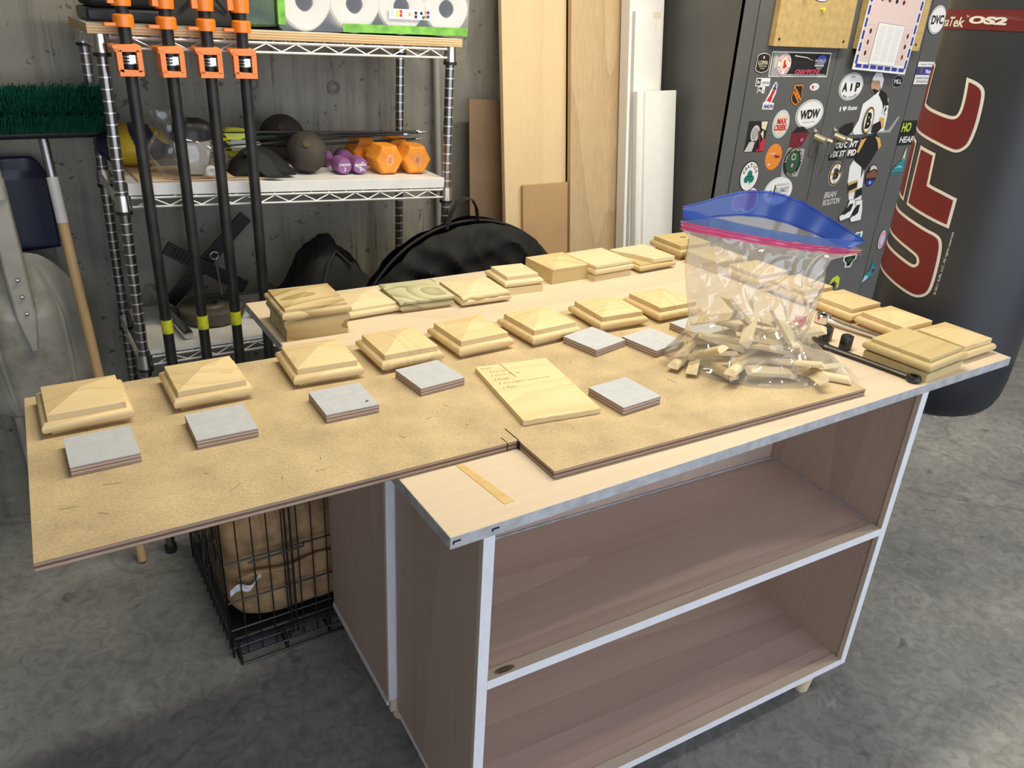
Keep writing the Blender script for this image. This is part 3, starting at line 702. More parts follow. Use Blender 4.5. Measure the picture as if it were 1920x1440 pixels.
# ------------------------------------------------------------------ pipe clamps leaning on the rack front
def clamp():
    t = thing('pipe_clamp', '', 'clamp')
    b = MB(); b.cyl((0, 0, -.83), (0, 0, .42), .0132, n=20); b.build('pipe', BLACKPIPE, t)
    b = MB()                                                    # tail jaw: an orange cage around the clutch plates
    for sx in (-1, 1): b.prism([(sx * .0145, -.040), (sx * .026, -.036), (sx * .026, .006), (sx * .0145, .010)], -.020, .020, Matrix.Rotation(pi / 2, 4, 'X'))
    b.prism([(-.030, .004), (.026, .004), (.026, .016), (.018, .020), (-.036, .018)], -.022, .020, Matrix.Rotation(pi / 2, 4, 'X'))
    b.prism([(-.026, -.046), (.026, -.046), (.026, -.034), (-.024, -.031)], -.022, .020, Matrix.Rotation(pi / 2, 4, 'X'))
    b.prism([(-.036, .012), (-.024, .010), (-.024, .020), (-.038, .019)], -.012, .050, Matrix.Rotation(pi / 2, 4, 'X'))
    j = b.build('tail_jaw', ORANGE, t, .0015)
    b = MB()
    for k in range(3): b.cyl((0, -.004, -.0205 + k * .0065), (0, -.004, -.0165 + k * .0065), .0205, n=20)
    b.build('clutch_plate', STEEL, j)
    b = MB(); b.box(-.002, .010, -.0255, -.021, -.018, -.002); b.build('release_tab', CHROME, j)
    b = MB()                                                    # head jaw resting on the plywood
    b.lathe([(.0142, .053), (.0215, .053), (.0215, .076), (.0175, .079), (.0142, .079)], 24, None, False, False)
    b.box(-.040, -.016, -.012, .018, .054, .061)
    b.build('head_flange', ORANGE, t, .001)
    b = MB(); b.lathe([(.0142, .094), (.020, .094), (.022, .13), (.022, .175), (.0142, .18)], 24, None, False, False); b.box(-.028, -.014, -.014, .014, .098, .17)
    b.build('head_jaw', ORANGE, t, .001)
    b = MB(); b.cyl((0, 0, -.659), (0, 0, -.623), .0137, n=20); b.build('tape_band', YTAPE, t)
    return t
K0 = clamp(); CY = 1.268
for i, (x, z, lab) in enumerate(((-.137, 1.352, 'leftmost orange and black pipe clamp leaning on the wire rack'), (-.050, 1.350, 'second pipe clamp from the left on the wire rack'),
                                 (.034, 1.349, 'third pipe clamp from the left, its pipe end showing a steel collar'), (.113, 1.348, 'rightmost pipe clamp on the wire rack, beside the paper towels'))):
    t = K0 if i == 0 else copy_tree(K0)
    t.location = (x, CY, z); t['label'] = lab; t['group'] = 'pipe clamps on the wire rack'
    t.rotation_euler = (0, 0, R((0, 3, -4, -8)[i]))
    if i == 2:
        b = MB(); b.lathe([(.0133, -.83), (.0165, -.83), (.0165, -.815), (.0145, -.80), (.0133, -.80)], 20, None, False, False); b.build('end_collar', STEEL, t)
    if i == 3:
        for ch in list(bpy.data.objects):
            if ch.parent == t and ch.name.startswith('tape_band'): bpy.data.objects.remove(ch, do_unlink=True)

# ------------------------------------------------------------------ on the top board
t = thing('paper_towel_pack', 'plastic-wrapped pack of white paper towel rolls with a green printed edge', 'paper towels', (.232, 1.330, 1.4068))
for k, x in enumerate((.055, .185, .315, .447)):
    M = Matrix.Translation((x, .0, .0655)) @ Matrix.Rotation(-pi / 2, 4, 'X')
    b = MB(); rr = []
    for a in range(36):
        th = 2 * pi * a / 36; r = .0645 + .0035 * abs(cos(2 * th)) ** 3; rr.append(r)
    prof = [(.021, .004), (.045, .0), (.0, 0)]
    rings = []
    for s, y in ((.33, .02), (.33, .002), (.40, .0), (.93, .0), (1, .005), (1, .245), (.95, .25), (.35, .25)):
        rings.append([M @ Vector((s * rr[a] * cos(2 * pi * a / 36), -s * rr[a] * sin(2 * pi * a / 36), y)) for a in range(36)])
    b.loops(rings, False, True); o = b.build('paper_roll', TISSUE, t)
    b = MB(); b.loops([[M @ Vector((r * cos(2 * pi * a / 24) * (.85 if k != 3 else 1), -r * sin(2 * pi * a / 24), y)) for a in range(24)] for r, y in ((.0215, .0022), (.0205, .004), (.0205, .2))], False, True); b.build('roll_core', CARDB, o)
b = MB()
prof = [(-.012, .006), (-.004, .0), (.50, .0), (.512, .012), (.515, .12), (.505, .135), (.0, .135), (-.012, .125)]
b.loops([[(x, -.004, z) for x, z in prof], [(x, .256, z) for x, z in prof]]); b.build('wrap_film', FILM2, t)
b = MB(); b.box(.15, .51, -.0055, -.0045, .001, .020); b.box(.15, .512, -.0055, .2, .0003, .001); tag(b.build('green_band', GREENP, t), 'green printed wrap band')
b = MB(); b.prism([(-.013, .006), (-.090, .004), (-.10, .05), (-.03, .11), (-.012, .13)], 0, .25, Matrix.Rotation(pi / 2, 4, 'X') @ Matrix.Translation((0, 0, -.256))); tag(b.build('gathered_wrap_end', plain('green_wrap', (.045, .085, .02), .25, var=.7, vscale=14), t, .006), 'crumpled dark green wrap end')
b = MB(); b.box(-.014, .004, -.006, .2, .012, .134); tag(b.build('green_edge', GREENP, t), 'bright green wrap edge')
cb = MB(); mats = [S_WH, S_LBL, S_LIME, S_RED, S_GOLD, S_BK, S_BLU, S_ORG, S_GRN]
F = Matrix.Translation((.335, -.0062, .048)) @ Matrix.Rotation(pi / 2, 4, 'X')
cb.mi = 0; cb.poly(rect(.118, .024), F, 0)
for k, (x, y, m) in enumerate(((-.05, .005, 1), (-.05, -.003, 1), (-.035, .006, 2), (-.035, -.003, 2), (-.025, .006, 3), (-.025, -.003, 3), (0, .0, 4), (.018, .004, 5), (.018, -.005, 5), (.034, .004, 5), (.040, -.006, 8), (.047, .006, 7), (.047, -.004, 7), (.054, .006, 6), (.054, -.004, 6))):
    cb.mi = m; cb.poly(rect(.0075, .0075, x, y), F, .0004)
tag(cb.build('colour_test_strip', mats, t, recalc=False), 'white strip of small printed colour squares')
t = thing('tool_case', 'black plastic tool case on the top left of the rack', 'case', (-.12, 1.48, 1.4095))
b = MB(); b.box(-.075, .10, -.10, .10, 0, .028); b.build('case_base', BLACK, t, .006)
b = MB(); b.box(-.07, .095, -.095, .10, .029, .10); b.build('case_lid', BLACKM, t, .012)
t = thing('folded_bag', 'dark grey fabric bag between the clamps on top of the rack', 'bag', (.055, 1.46, 1.4085))
b = MB()
b.grid(lambda u, v: Vector((-.085 + .16 * u, -.08 + .16 * v, max(.0, .12 * (sin(pi * u) * sin(pi * v)) ** .5 + .018 * nz((u * 4, v * 4, 1)) * min(1, 8 * u * v * (1 - u) * (1 - v) * 2)))), 24, 24)
b.build('bag_body', plain('dark_canvas', (.05, .048, .045), .8), t, solid=.002)
b = MB(); b.tube([(-.05, -.082, .03), (-.02, -.088, .06), (.03, -.088, .06), (.055, -.082, .03)], .004, 8); b.build('carry_strap', BLACKM, t)

# ------------------------------------------------------------------ on the middle board
t = thing('volleyball', 'half-deflated yellow and blue ball on the left of the middle shelf', 'ball', (-.120, 1.525, ZM(-.12) + .052))
b = MB(); n, m = 160, 110
def ballpt(u, v): th = 2 * pi * u; ph = pi * v; return Vector((.088 * sin(ph) * cos(th), .088 * sin(ph) * sin(th), -.050 * cos(ph) * (1 if v < .5 else 1.12)))
b.grid(ballpt, n, m, True)
for f in b.bm.faces:
    c = f.calc_center_median(); d = Vector((c.x / .088, c.y / .088, c.z / .053))
    f.material_index = 0 if sin(4.2 * (d.x * .9 + .35 * d.z - .25 * d.y) + 2.0 * d.z * d.x + 2.1) > 0 else 1
b.build('ball_skin', [BALLY, BALLB], t)
b = MB(); b.lathe([(.004, 0), (.003, .002), (.0, .002)], 12, Matrix.Translation((0, -.088, 0)) @ Matrix.Rotation(pi / 2, 4, 'X')); b.build('valve', BLACK, t)
t = thing('envelope', 'tan manila envelope lying under the plastic bag and the arrows', 'envelope', (.02, 1.38, ZM(.02) + .0005), 0)
t.rotation_euler = (0, R(2.2), R(1))
b = MB(); b.box(-.17, .155, -.062, .12, 0, .0045); b.build('envelope_body', MANILA, t, .001)
b = MB(); b.tube([(-.09, -.0625, .0048), (.15, -.060, .0048)], .0009, 6); b.tube([(-.11, -.05, .0048), (-.09, -.0625, .0048)], .0009, 6); b.build('red_edge_line', DRED, t)
# clear bag holding a black and white box of parts
t = thing('plastic_bag', 'clear plastic bag holding a black and white item on the middle shelf', 'bag', (-.012, 1.362, ZM(-.012) + .006))
def pb(u, v):
    a = 2 * pi * u; r = (.062 if v < .55 else .062 - .05 * (v - .55)) * (.75 + .5 * sin(pi * min(1, v * 1.25 + .12)))
    z = .155 * v; q = Vector((r * 1.25 * cos(a) - .05 * v * v, r * .62 * sin(a), z)); return q + .006 * Vector((nz(q, 28), nz(q + Vector((3, 1, 2)), 28), 0))
b = MB(); b.grid(pb, 40, 20, True); b.build('bag_film', FILM2, t)
b = MB(); b.sq([(.030, .004), (.044, .075), (.042, .085)], .0, 0, .6); tag(b.build('white_packet', plain('packet_white', (.42, .40, .37), .5), t, .003), 'grey-white packet')
g = text('BD', .016, bold=.02)
decal('packet_print', t, Matrix.Translation((.004, -.0262, .062)) @ Matrix.Rotation(pi / 2 - .16, 4, 'X'), [([g], S_GRY)], None, .001)
b = MB(); b.lathe([(.046, .086), (.054, .09), (.055, .105), (.045, .125), (.02, .137), (0, .139)], 28, Matrix.Translation((.008, 0, 0)) @ Matrix.Diagonal((1, .6, 1, 1))); tag(b.build('black_cap', BLACK, t), 'glossy black cap')
b = MB(); b.lathe([(.013, -.006), (.014, .0), (.010, .004), (.004, .004), (0, .002)], 20, Matrix.Translation((.034, -.046, .016)) @ Matrix.Rotation(pi / 2 + .2, 4, 'X')); tag(b.build('white_button', WHITE, t), 'round white knob')
# black strap pouch
t = thing('strap_pouch', 'black nylon pouch with a hanging strap left of the iron ball', 'pouch', (.166, 1.405, ZM(.17) + .006))
b = MB()
b.grid(lambda u, v: Vector((-.085 + .16 * u, -.07 + .13 * v, .0 + .062 * (sin(pi * u) ** .6) * (sin(pi * v) ** .6) + .008 * nz((u * 5, v * 5, 3)) * sin(pi * u) * sin(pi * v))), 20, 20); b.build('pouch_body', FABRICK, t, solid=.003)
b = MB(); b.loops([[(x - .022, y, z), (x + .022, y, z), (x + .022, y, z + .004), (x - .022, y, z + .004)] for x, y, z in ((-.03, -.03, .055), (-.015, -.055, .045), (.0, -.083, .012), (.012, -.098, .002), (.022, -.104, .0015))]); b.build('strap', BLACKM, t)
# iron ball and a second one behind
def iron_ball(r, loc, label):
    t = thing('iron_ball', label, 'weight ball', loc)
    b = MB(); b.grid(lambda u, v: Vector((r * sin(pi * v) * cos(2 * pi * u), r * sin(pi * v) * sin(2 * pi * u), -r * cos(pi * v))) * (1 + .012 * nz((u * 9, v * 7, r * 40))), 40, 28, True)
    b.build('ball_shell', IRONB, t); b = MB(); b.lathe([(.010, 0), (.010, .002), (.007, .003), (0, .003)], 16, Matrix.Translation((-r * .25, -r * .80, r * .53)) @ Matrix.Rotation(1.0, 4, 'X')); b.build('plug', plain('rust_plug', (.07, .045, .025), .8), t)
iron_ball(.0545, (.296, 1.405, ZM(.296) + .0545), 'dark rusty iron ball on the middle shelf between the pouch and purple dumbbells')
iron_ball(.064, (.285, 1.582, ZM(.275) + .066), 'larger brown iron ball behind the arrows, against the wall')
# dumbbells
def dumbbell(mat, r, sides, lhead, lbar, name):
    t = thing(name, '', 'dumbbell')
    M = Matrix.Rotation(-pi / 2, 4, 'X')
    for y0, s in ((0, 1), (lhead + lbar, 1)):
        b = MB(); k = 1 / cos(pi / sides) if sides < 10 else 1
        prof = [(r * k * .86, 0), (r * k, .010), (r * k, lhead - .010), (r * k * .84, lhead)]
        rings = [[M @ Vector((q * cos(2 * pi * i / sides), q * sin(2 * pi * i / sides), y0 + z)) for i in range(sides)] for q, z in prof]
        b.loops(rings); b.build('head', mat, t, .003 if sides < 10 else 0, 30)
    b = MB(); b.cyl((0, lhead - .004, 0), (0, lhead + lbar + .004, 0), r * .42, n=20); b.build('grip', mat, t)
    return t
D2 = dumbbell(PURPLE, .0232, 28, .055, .065, 'dumbbell')
for i, (x, a, rot, lab) in enumerate(((.388, 4, 0, 'small purple dumbbell on the left of the purple pair'), (.434, -2, 2.6, 'small purple dumbbell on the right of the pair, its lettering upside down'))):
    t = D2 if i == 0 else copy_tree(D2); t.location = (x, 1.362, ZM(x) + .0236); t.rotation_euler = (0, 0, R(a)); t['label'] = lab; t['group'] = 'small purple dumbbells'
    M = Matrix.Translation((0, -.0002, 0)) @ Matrix.Rotation(pi / 2, 4, 'X') @ Matrix.Rotation(rot, 4, 'Z')
    decal('end_print', t, M, [([move(text('WEIDER', .0065, bold=.02), 0, .004), move(text('2', .010, bold=.02), 0, -.008)], S_WH)], 'white lettering')
D8 = dumbbell(ORVIN, .0400, 6, .075, .07, 'dumbbell')
for i, (x, a, lab) in enumerate(((.520, 3, 'left orange hexagonal dumbbell on the middle shelf'), (.606, -3, 'right orange hexagonal dumbbell near the rack post'))):
    t = D8 if i == 0 else copy_tree(D8); t.location = (x, 1.356, ZM(x) + .0405); t.rotation_euler = (0, R(2.3), R(a)); t['label'] = lab; t['group'] = 'orange hexagonal dumbbells'
    M = Matrix.Translation((0, -.0002, 0)) @ Matrix.Rotation(pi / 2, 4, 'X')
    decal('end_badge', t, M, [([ell(.0125, .016)], plain('badge%d' % i, (.72, .33, .16), .6)), ([move(text('8', .018, bold=.03), 0, 0)], plain('badgenum%d' % i, (.62, .24, .08), .6))], 'raised number badge')
    for nm in ('badge%d' % i, 'badgenum%d' % i): MATS[nm].name = 'embossed_orange'
# arrows
def arrow(length, vane, nock):
    t = thing('arrow', '', 'arrow')
    b = MB(); b.cyl((0, 0, 0), (length, 0, 0), .0034, n=10); b.build('shaft', BLACKST, t)
    for k in range(3):
        b = MB(); a = 2 * pi * k / 3 + .5; M = Matrix.Rotation(a, 4, 'X')
        b.prism([(.035, .003), (.045, .020), (.075, .020), (.120, .003)], -.0006, .0006, M); b.build('vane', vane, t)
    b = MB(); b.cyl((-.014, 0, 0), (.004, 0, 0), .0030, .0038, 10); b.build('nock', nock, t)
    b = MB(); b.cyl((length, 0, 0), (length + .012, 0, 0), .0045, n=10); b.cyl((length + .012, 0, 0), (length + .03, 0, 0), .0045, .0004, 10); b.build('point', CHROMED, t)
    return t
AY = arrow(.60, FLETCH, S_LBL); AR = arrow(.60, FLETCH, S_RED); AW = arrow(.60, S_WH, S_WH)
arr = [(AY, (.062, 1.470, 1.150), -.1, -.030, 'topmost arrow with yellow vanes in the bundle'), (AR, (.020, 1.479, 1.137), .3, -.02, 'arrow with a red nock and yellow vanes'), (None, (.070, 1.497, 1.124), .2, .01, 'arrow with a pale green nock under the topmost arrow'),
       (AW, (.078, 1.488, 1.108), .2, .035, 'white-vaned arrow low in the bundle'), (None, (.070, 1.506, 1.096), -.1, .018, 'lowest arrow of the bundle, tip behind the orange dumbbells')]
for i, (p, loc, a, tilt, lab) in enumerate(arr):
    t = p or copy_tree(AY); t.location = loc; t.rotation_euler = (i * .9, -tilt, R(a)); t['label'] = lab; t['group'] = 'bundle of arrows on the middle shelf'

# ------------------------------------------------------------------ on the lower board
t = thing('weight_plate', 'round dark weight plate lying flat on the lower shelf', 'weight plate', (.015, 1.475, ZL(.02)))
b = MB(); b.lathe([(.019, .002), (.05, 0), (.082, .004), (.088, .012), (.088, .040), (.080, .046), (.070, .046), (.066, .042), (.040, .042), (.036, .047), (.019, .047)], 48, None, False, False)
b.loops([[(.019 * cos(2 * pi * k / 24), .019 * sin(2 * pi * k / 24), z) for k in range(24)] for z in (.002, .047)], False, False)
b.build('plate', plain('plate_iron', (.085, .075, .058), .55, var=.2, vscale=20), t)
decal('raised_letters', t, Matrix.Translation((0, 0, .0421)), [(arc_text('STANDARD', .053, .053, .012, 150, 30) + arc_text('BARBELL', .053, .053, .012, 215, 325, inward=True), plain('plate_letter', (.12, .105, .085), .5))])
t = thing('dumbbell_bar', 'short chrome dumbbell bar on the lower shelf beside the weight plate', 'bar', (-.078, 1.335, ZL(-.08) + .016)); t.rotation_euler = (0, 0, R(96))
b = MB(); b.cyl((0, 0, 0), (.34, 0, .02), .0135, n=20); b.build('bar', CHROME, t)
b = MB(); b.lathe([(.0138, .135), (.030, .137), (.030, .150), (.0138, .152)], 24, Matrix.Rotation(pi / 2, 4, 'Y')); b.build('collar', BLACKST, t)
t = thing('exercise_handle', 'black crossed-arm exercise handle with a steel ring standing behind the weight plate', 'exercise tool', (.03, 1.575, ZL(.03)))
for (x0, z0, x1, z1, dy) in ((-.10, .19, .11, .045, 0), (-.105, .020, .135, .255, .018)):
    b = MB(); d = Vector((x1 - x0, 0, z1 - z0)).normalized(); nrm = Vector((-d.z, 0, d.x)) * .019
    A, B = Vector((x0, dy, z0)), Vector((x1, dy, z1)); b.loops([[q - nrm + Vector((0, -.006, 0)), q + nrm + Vector((0, -.006, 0)), q + nrm + Vector((0, .006, 0)), q - nrm + Vector((0, .006, 0))] for q in (A, B)]); o = b.build('arm', BLACKST, t, .002)
    b = MB()
    for k in range(5):
        q = A + (B - A) * (.1 + .045 * k); b.tube([q - nrm * .7 + Vector((0, -.007, 0)), q + nrm * .7 + Vector((0, -.007, 0))], .0022, 6)
    b.build('ribbing', BLACKM, o)
b = MB(); b.tube([(.028 + .011 * cos(a / 16 * 2 * pi), -.012, .155 + .011 * sin(a / 16 * 2 * pi)) for a in range(16)], .003, 8, True); b.build('ring', STEEL, t)
b = MB(); b.tube([(.028, -.016, .145), (.026, -.05, .10), (.022, -.085, .06)], .003, 8); b.build('cable', STEEL, t)
t = thing('pipe_offcut', 'short dark pipe offcut on the lower shelf right of the weight plate', 'pipe', (.128, 1.415, ZL(.12) + .021)); t.rotation_euler = (0, 0, R(52))
b = MB(); b.cyl((0, 0, 0), (.085, 0, 0), .020, n=24, caps=False); b.cyl((.0, 0, 0), (.085, 0, 0), .0165, n=24, caps=False); b.loops([[(0, r * cos(2 * pi * k / 24), r * sin(2 * pi * k / 24)) for k in range(24)] for r in (.020, .0165)], False, False); b.build('pipe_wall', BLACKST, t)
b = MB(); b.lathe([(.0205, .05), (.024, .055), (.024, .075), (.0205, .08)], 20, Matrix.Rotation(pi / 2, 4, 'Y'), False, False); b.build('pipe_coupling', STEEL, t)
# slumped black sack
t = thing('black_sack', 'slumped black cloth sack on the lower shelf of the rack', 'sack', (.36, 1.46, ZL(.36)))
def sack(u, v):
    x = -.17 + .34 * u; y = -.13 + .26 * v
    h = (.115 * math.exp(-((x + .035) / .065) ** 4) + .075 * math.exp(-((x - .06) / .055) ** 2) + .085) * (max(0, sin(pi * u)) ** .4) * (max(0, sin(pi * v)) ** .4)
    return Vector((x, y, max(0, h + .034 * nz((x * 20, y * 18, 2)) * sin(pi * u) * sin(pi * v) + .014 * nz((x * 55, y * 50, 7)) * sin(pi * u) * sin(pi * v))))
b = MB(); b.grid(sack, 44, 34); b.build('sack_body', FABRICK, t, solid=.002)
b = MB(); b.tube([sack(.3, .02 + .0) + Vector((0, -.004, .02)), sack(.4, .15) + Vector((0, -.01, .01)), sack(.5, .25) + Vector((0, -.008, .008)), sack(.62, .2) + Vector((0, -.01, .01))], .005, 8); b.build('drawstring', BLACKM, t)

# ------------------------------------------------------------------ broom and shovels against the left of the wall
t = thing('push_broom', 'green push broom standing head up with a wooden handle', 'broom', (-.285, 1.300, 0))
hx, hy, hz = -.0335, .258, 1.152                      # handle top relative to the foot
def hp(k): return Vector((hx * k, hy * k, hz * k))
b = MB(); b.cyl(hp(0) + Vector((0, 0, .004)), hp(.82), .0125, n=20); b.build('handle', DOWEL, t)
b = MB(); b.cyl(hp(.81), hp(.905), .0135, .0135, n=20); tag(b.build('handle_label', plain('label_white', (.62, .60, .58), .5), t), 'white paper sleeve with a black rule')
b = MB(); b.cyl(hp(.905), hp(1.0), .0115, .0115, n=20); b.build('ferrule', STEEL, t)
b = MB(); n = 40
def head_ring(x): return [(x, y, z) for y, z in ((-.040, .0), (.040, .0), (.046, .012), (.042, .020), (-.042, .020), (-.046, .012))]
HX0, HX1 = -.40, .145
b.loops([[(x, y * s, z) for x, y, z in head_ring(x)] for x, s in ((HX0, .7), (HX0 + .02, 1), (HX1 - .03, 1), (HX1, .6))])
blk = b.build('block', BLACK, t, .003); blk.location = (hx, hy - .0, hz + .004); blk.rotation_euler = (R(30), 0, 0)
random.seed(11); b = MB()
for k in range(5200):
    x = random.uniform(HX0 - .004, HX1 + .004); row = random.randrange(5); y = -.038 + .019 * row + random.gauss(0, .0022)
    lean = max(-1, min(1, (x - (HX0 + HX1) / 2) / ((HX1 - HX0) / 2)))
    top = Vector((x + lean * .018 + random.gauss(0, .005), y * 1.5 + random.gauss(0, .003), .020 + .062 - .012 * abs(random.gauss(0, 1)) * .5 + random.gauss(0, .004)))
    p = Vector((x, y, .016)); d = (top - p); sd = Vector((random.uniform(-1, 1), random.uniform(-1, 1), 0)).normalized() * .0011; s2 = Vector((-sd.y, sd.x, 0))
    v = [b.v(p + sd), b.v(p - sd * .5 + s2), b.v(p - sd * .5 - s2), b.v(top + sd), b.v(top - sd * .5 + s2), b.v(top - sd * .5 - s2)]
    for q in ((0, 1, 4, 3), (1, 2, 5, 4), (2, 0, 3, 5), (3, 4, 5)): b.face([v[i] for i in q])
o = b.build('bristles', GREEN, t, recalc=False); o.location = blk.location; o.rotation_euler = blk.rotation_euler; o['kind'] = 'stuff'

t = thing('snow_shovel', 'navy blue plastic shovel standing blade up against the concrete wall', 'shovel', (-.52, 1.64, 0))
def navy(u, v):
    x = -.20 + .40 * u; z = .832 + .245 * v
    k = max(0, (abs(u - .5) * 2 - .82) / .18); z = z - (.05 * k * k if v > .5 else 0) * (v - .5) * 2
    return Vector((x, .02 - .022 * (1 - (2 * u - 1) ** 2) + .004 * sin(u * 26) * (v > .80), z))
b = MB(); b.grid(navy, 60, 24); b.build('blade', NAVY, t, solid=.004)
b = MB(); b.cyl((.02, .012, .004), (0, .02, .87), .014, n=16); b.build('shaft', GREYPL, t)
t = thing('snow_shovel', 'grey plastic snow shovel with a riveted socket in front of the blue shovel', 'shovel', (-.440, 1.555, 0))
def grey(u, v):
    s = 2 * u - 1; z = .845 - .455 * v
    w = .034 + .114 * sin(pi / 2 * min(1, v / .42)) ** .55 - .020 * max(0, (v - .55) / .45) ** 2
    w = max(w, .028)
    x = s * w + .012 * v
    y = -.075 * (1 - s * s) * min(1, v * 3) - .02 * v + .055 * v * v * 1.0 + .006 * math.exp(-((abs(s) - .55) / .06) ** 2) * min(1, v * 4) + .004 * sin(s * 9 + 4 * v) * min(1, v * 4)
    return Vector((x, y + .03, z))
b = MB(); b.grid(grey, 56, 60); b.build('blade', GREYSOIL, t, solid=.005)
b = MB(); b.loops([[(x * s + .012 * k, y * s - .055 + .02 * (1 - k), z) for x, y in ((-.030, .01), (.030, .01), (.024, -.018), (-.024, -.018))] for z, s, k in ((1.05, .75, 0), (.84, .95, .0), (.70, .9, .35), (.60, .3, .6))]); so = b.build('socket', GREYPL, t, .004)
for z, x in ((.80, .003), (.755, .005), (.71, .007)):
    b = MB(); b.lathe([(.0055, 0), (.0045, .003), (0, .004)], 12, Matrix.Translation((x, -.0625, z)) @ Matrix.Rotation(pi / 2, 4, 'X')); b.build('rivet', STEEL, so)
b = MB(); b.cyl((.002, -.05, 1.0), (.0, .085, 1.55), .017, n=16); b.build('shaft', GREYPL, t)
b = MB()
for sx in (-.55, .55):
    b.tube([grey(.5 + sx / 2, v) + Vector((0, -.004, 0)) for v in (.2, .35, .5, .65, .8, .93)], [.003, .006, .007, .007, .006, .003], 8)
b.build('stiffening_rib', GREYPL, t)

# ------------------------------------------------------------------ wire dog crate under the board
CX0, CX1, CY0, CY1, CZ1 = -.157, .305, .806, 1.255, .400
t = thing('dog_crate', 'black wire dog crate on the concrete floor under the overhanging board', 'crate')
def panel(name, p, ux, uz, w, h, nv, rows, rr=.0024, rv=.0018):
    b = MB(); p = Vector(p); ux = Vector(ux); uz = Vector(uz)
    for k in range(nv + 1): b.tube([p + ux * w * k / nv, p + ux * w * k / nv + uz * h], rv if 0 < k < nv else rr, 6)
    for z in rows: b.tube([p + uz * z, p + ux * w + uz * z], rr, 6)
    return b.build(name, BLACKST, t)
rows = (.03, .085, .169, .283, .40)
panel('front_panel', (CX0, CY0, .0), (1, 0, 0), (0, 0, 1), CX1 - CX0, CZ1, 13, rows)
panel('back_panel', (CX0, CY1, .0), (1, 0, 0), (0, 0, 1), CX1 - CX0, CZ1, 13, rows)
panel('side_panel', (CX0, CY0, .0), (0, 1, 0), (0, 0, 1), CY1 - CY0, CZ1, 13, rows)
panel('side_panel', (CX1, CY0, .0), (0, 1, 0), (0, 0, 1), CY1 - CY0, CZ1, 13, rows)
panel('roof_panel', (CX0, CY0, CZ1), (1, 0, 0), (0, 1, 0), CX1 - CX0, CY1 - CY0, 13, (0, .11, .22, .33, CY1 - CY0))
b = MB(); b.tube([(CX0 + .012, CY0 - .034, .003), (CX1, CY0 - .034, .003)], .0032, 6)
for k in range(5):
    x = CX0 + .012 + (CX1 - CX0 - .012) * k / 4; b.tube([(x, CY0 - .034, .003), (x, CY0 - .034, .030), (x, CY0, .045)], .003, 6); b.tube([(x, CY0 - .034, .003), (x, CY0 + .03, .004)], .003, 6)
b.tube([(CX0 + .012, CY0 - .034, .030), (CX1, CY0 - .034, .030)], .0028, 6); b.build('floor_rail', BLACKST, t)
b = MB(); x = CX0 + .155; b.tube([(x - .006, CY0 - .003, .02), (x - .006, CY0 - .003, CZ1)], .0028, 6); b.tube([(x + .006, CY0 - .003, .02), (x + .006, CY0 - .003, CZ1)], .0028, 6)
b.tube([(x - .10, CY0 - .006, .275), (x + .035, CY0 - .006, .278), (x + .035, CY0 - .006, .290)], .0026, 6); b.build('door_latch', BLACKST, t)
b = MB()
for k, (y, z) in enumerate(((.06, .30), (.16, .16))):
    yy = CY0 + y; b.tube([(CX0 - .004, yy - .02, z + .03), (CX0 - .010, yy, z), (CX0 - .010, yy + .03, z + .01), (CX0 - .004, yy + .05, z + .05)], .0030, 6); b.tube([(CX0 - .005, yy, z - .04), (CX0 - .005, yy, z + .10)], .0028, 6)
b.build('side_latch', BLACKST, t)
b = MB(); b.box(CX0 + .006, CX1 - .006, CY0 + .006, CY1 - .006, .034, .052); b.build('floor_tray', BLACK, t, .004)
t = thing('pet_cushion', 'brown plush cushion filling the wire dog crate', 'cushion', (.075, 1.03, .0525))
def cush(u, v):
    th = 2 * pi * u; ph = pi * v; e = .38
    sg = lambda a: (abs(a) ** e) * (1 if a > 0 else -1)
    q = Vector((.222 * sg(sin(ph)) * sg(cos(th)), .205 * sg(sin(ph)) * sg(sin(th)), .158 * (1 - sg(cos(ph)))))
    k = .012 * nz(q, 9) + .006 * nz(q, 30) + .003 * nz(q, 70)
    return Vector((q.x * (1 + k * 2), q.y * (1 + k * 2) + .02 * (q.z / .3 - .5), max(0, q.z + k * (1 if q.z > .03 else 0) - .03 * math.exp(-((q.z - .16) / .03) ** 2) * 0)))
b = MB(); b.grid(cush, 72, 44, True); b.build('cushion_body', CUSH, t)
b = MB(); b.tube([(-.20 + .4 * k / 16, -.216, .172 + .006 * sin(k)) for k in range(17)], .006, 8); b.build('seam_piping', CUSH, t)
t = thing('paper_scrap', 'torn white paper scrap lying against the plush cushion behind the crate wires', 'paper', (-.112, .8165, .186))
b = MB()
random.seed(5)
b.grid(lambda u, v: Vector((-.034 + .075 * u, -.002 + .004 * sin(9 * u + 3 * v), -.006 + .030 * u * (.6 + .4 * sin(8 * u)) + (.018 + .008 * sin(7 * u)) * v)), 16, 6)
tag(b.build('paper_scrap_sheet', PAPER, t, solid=.0006), None)

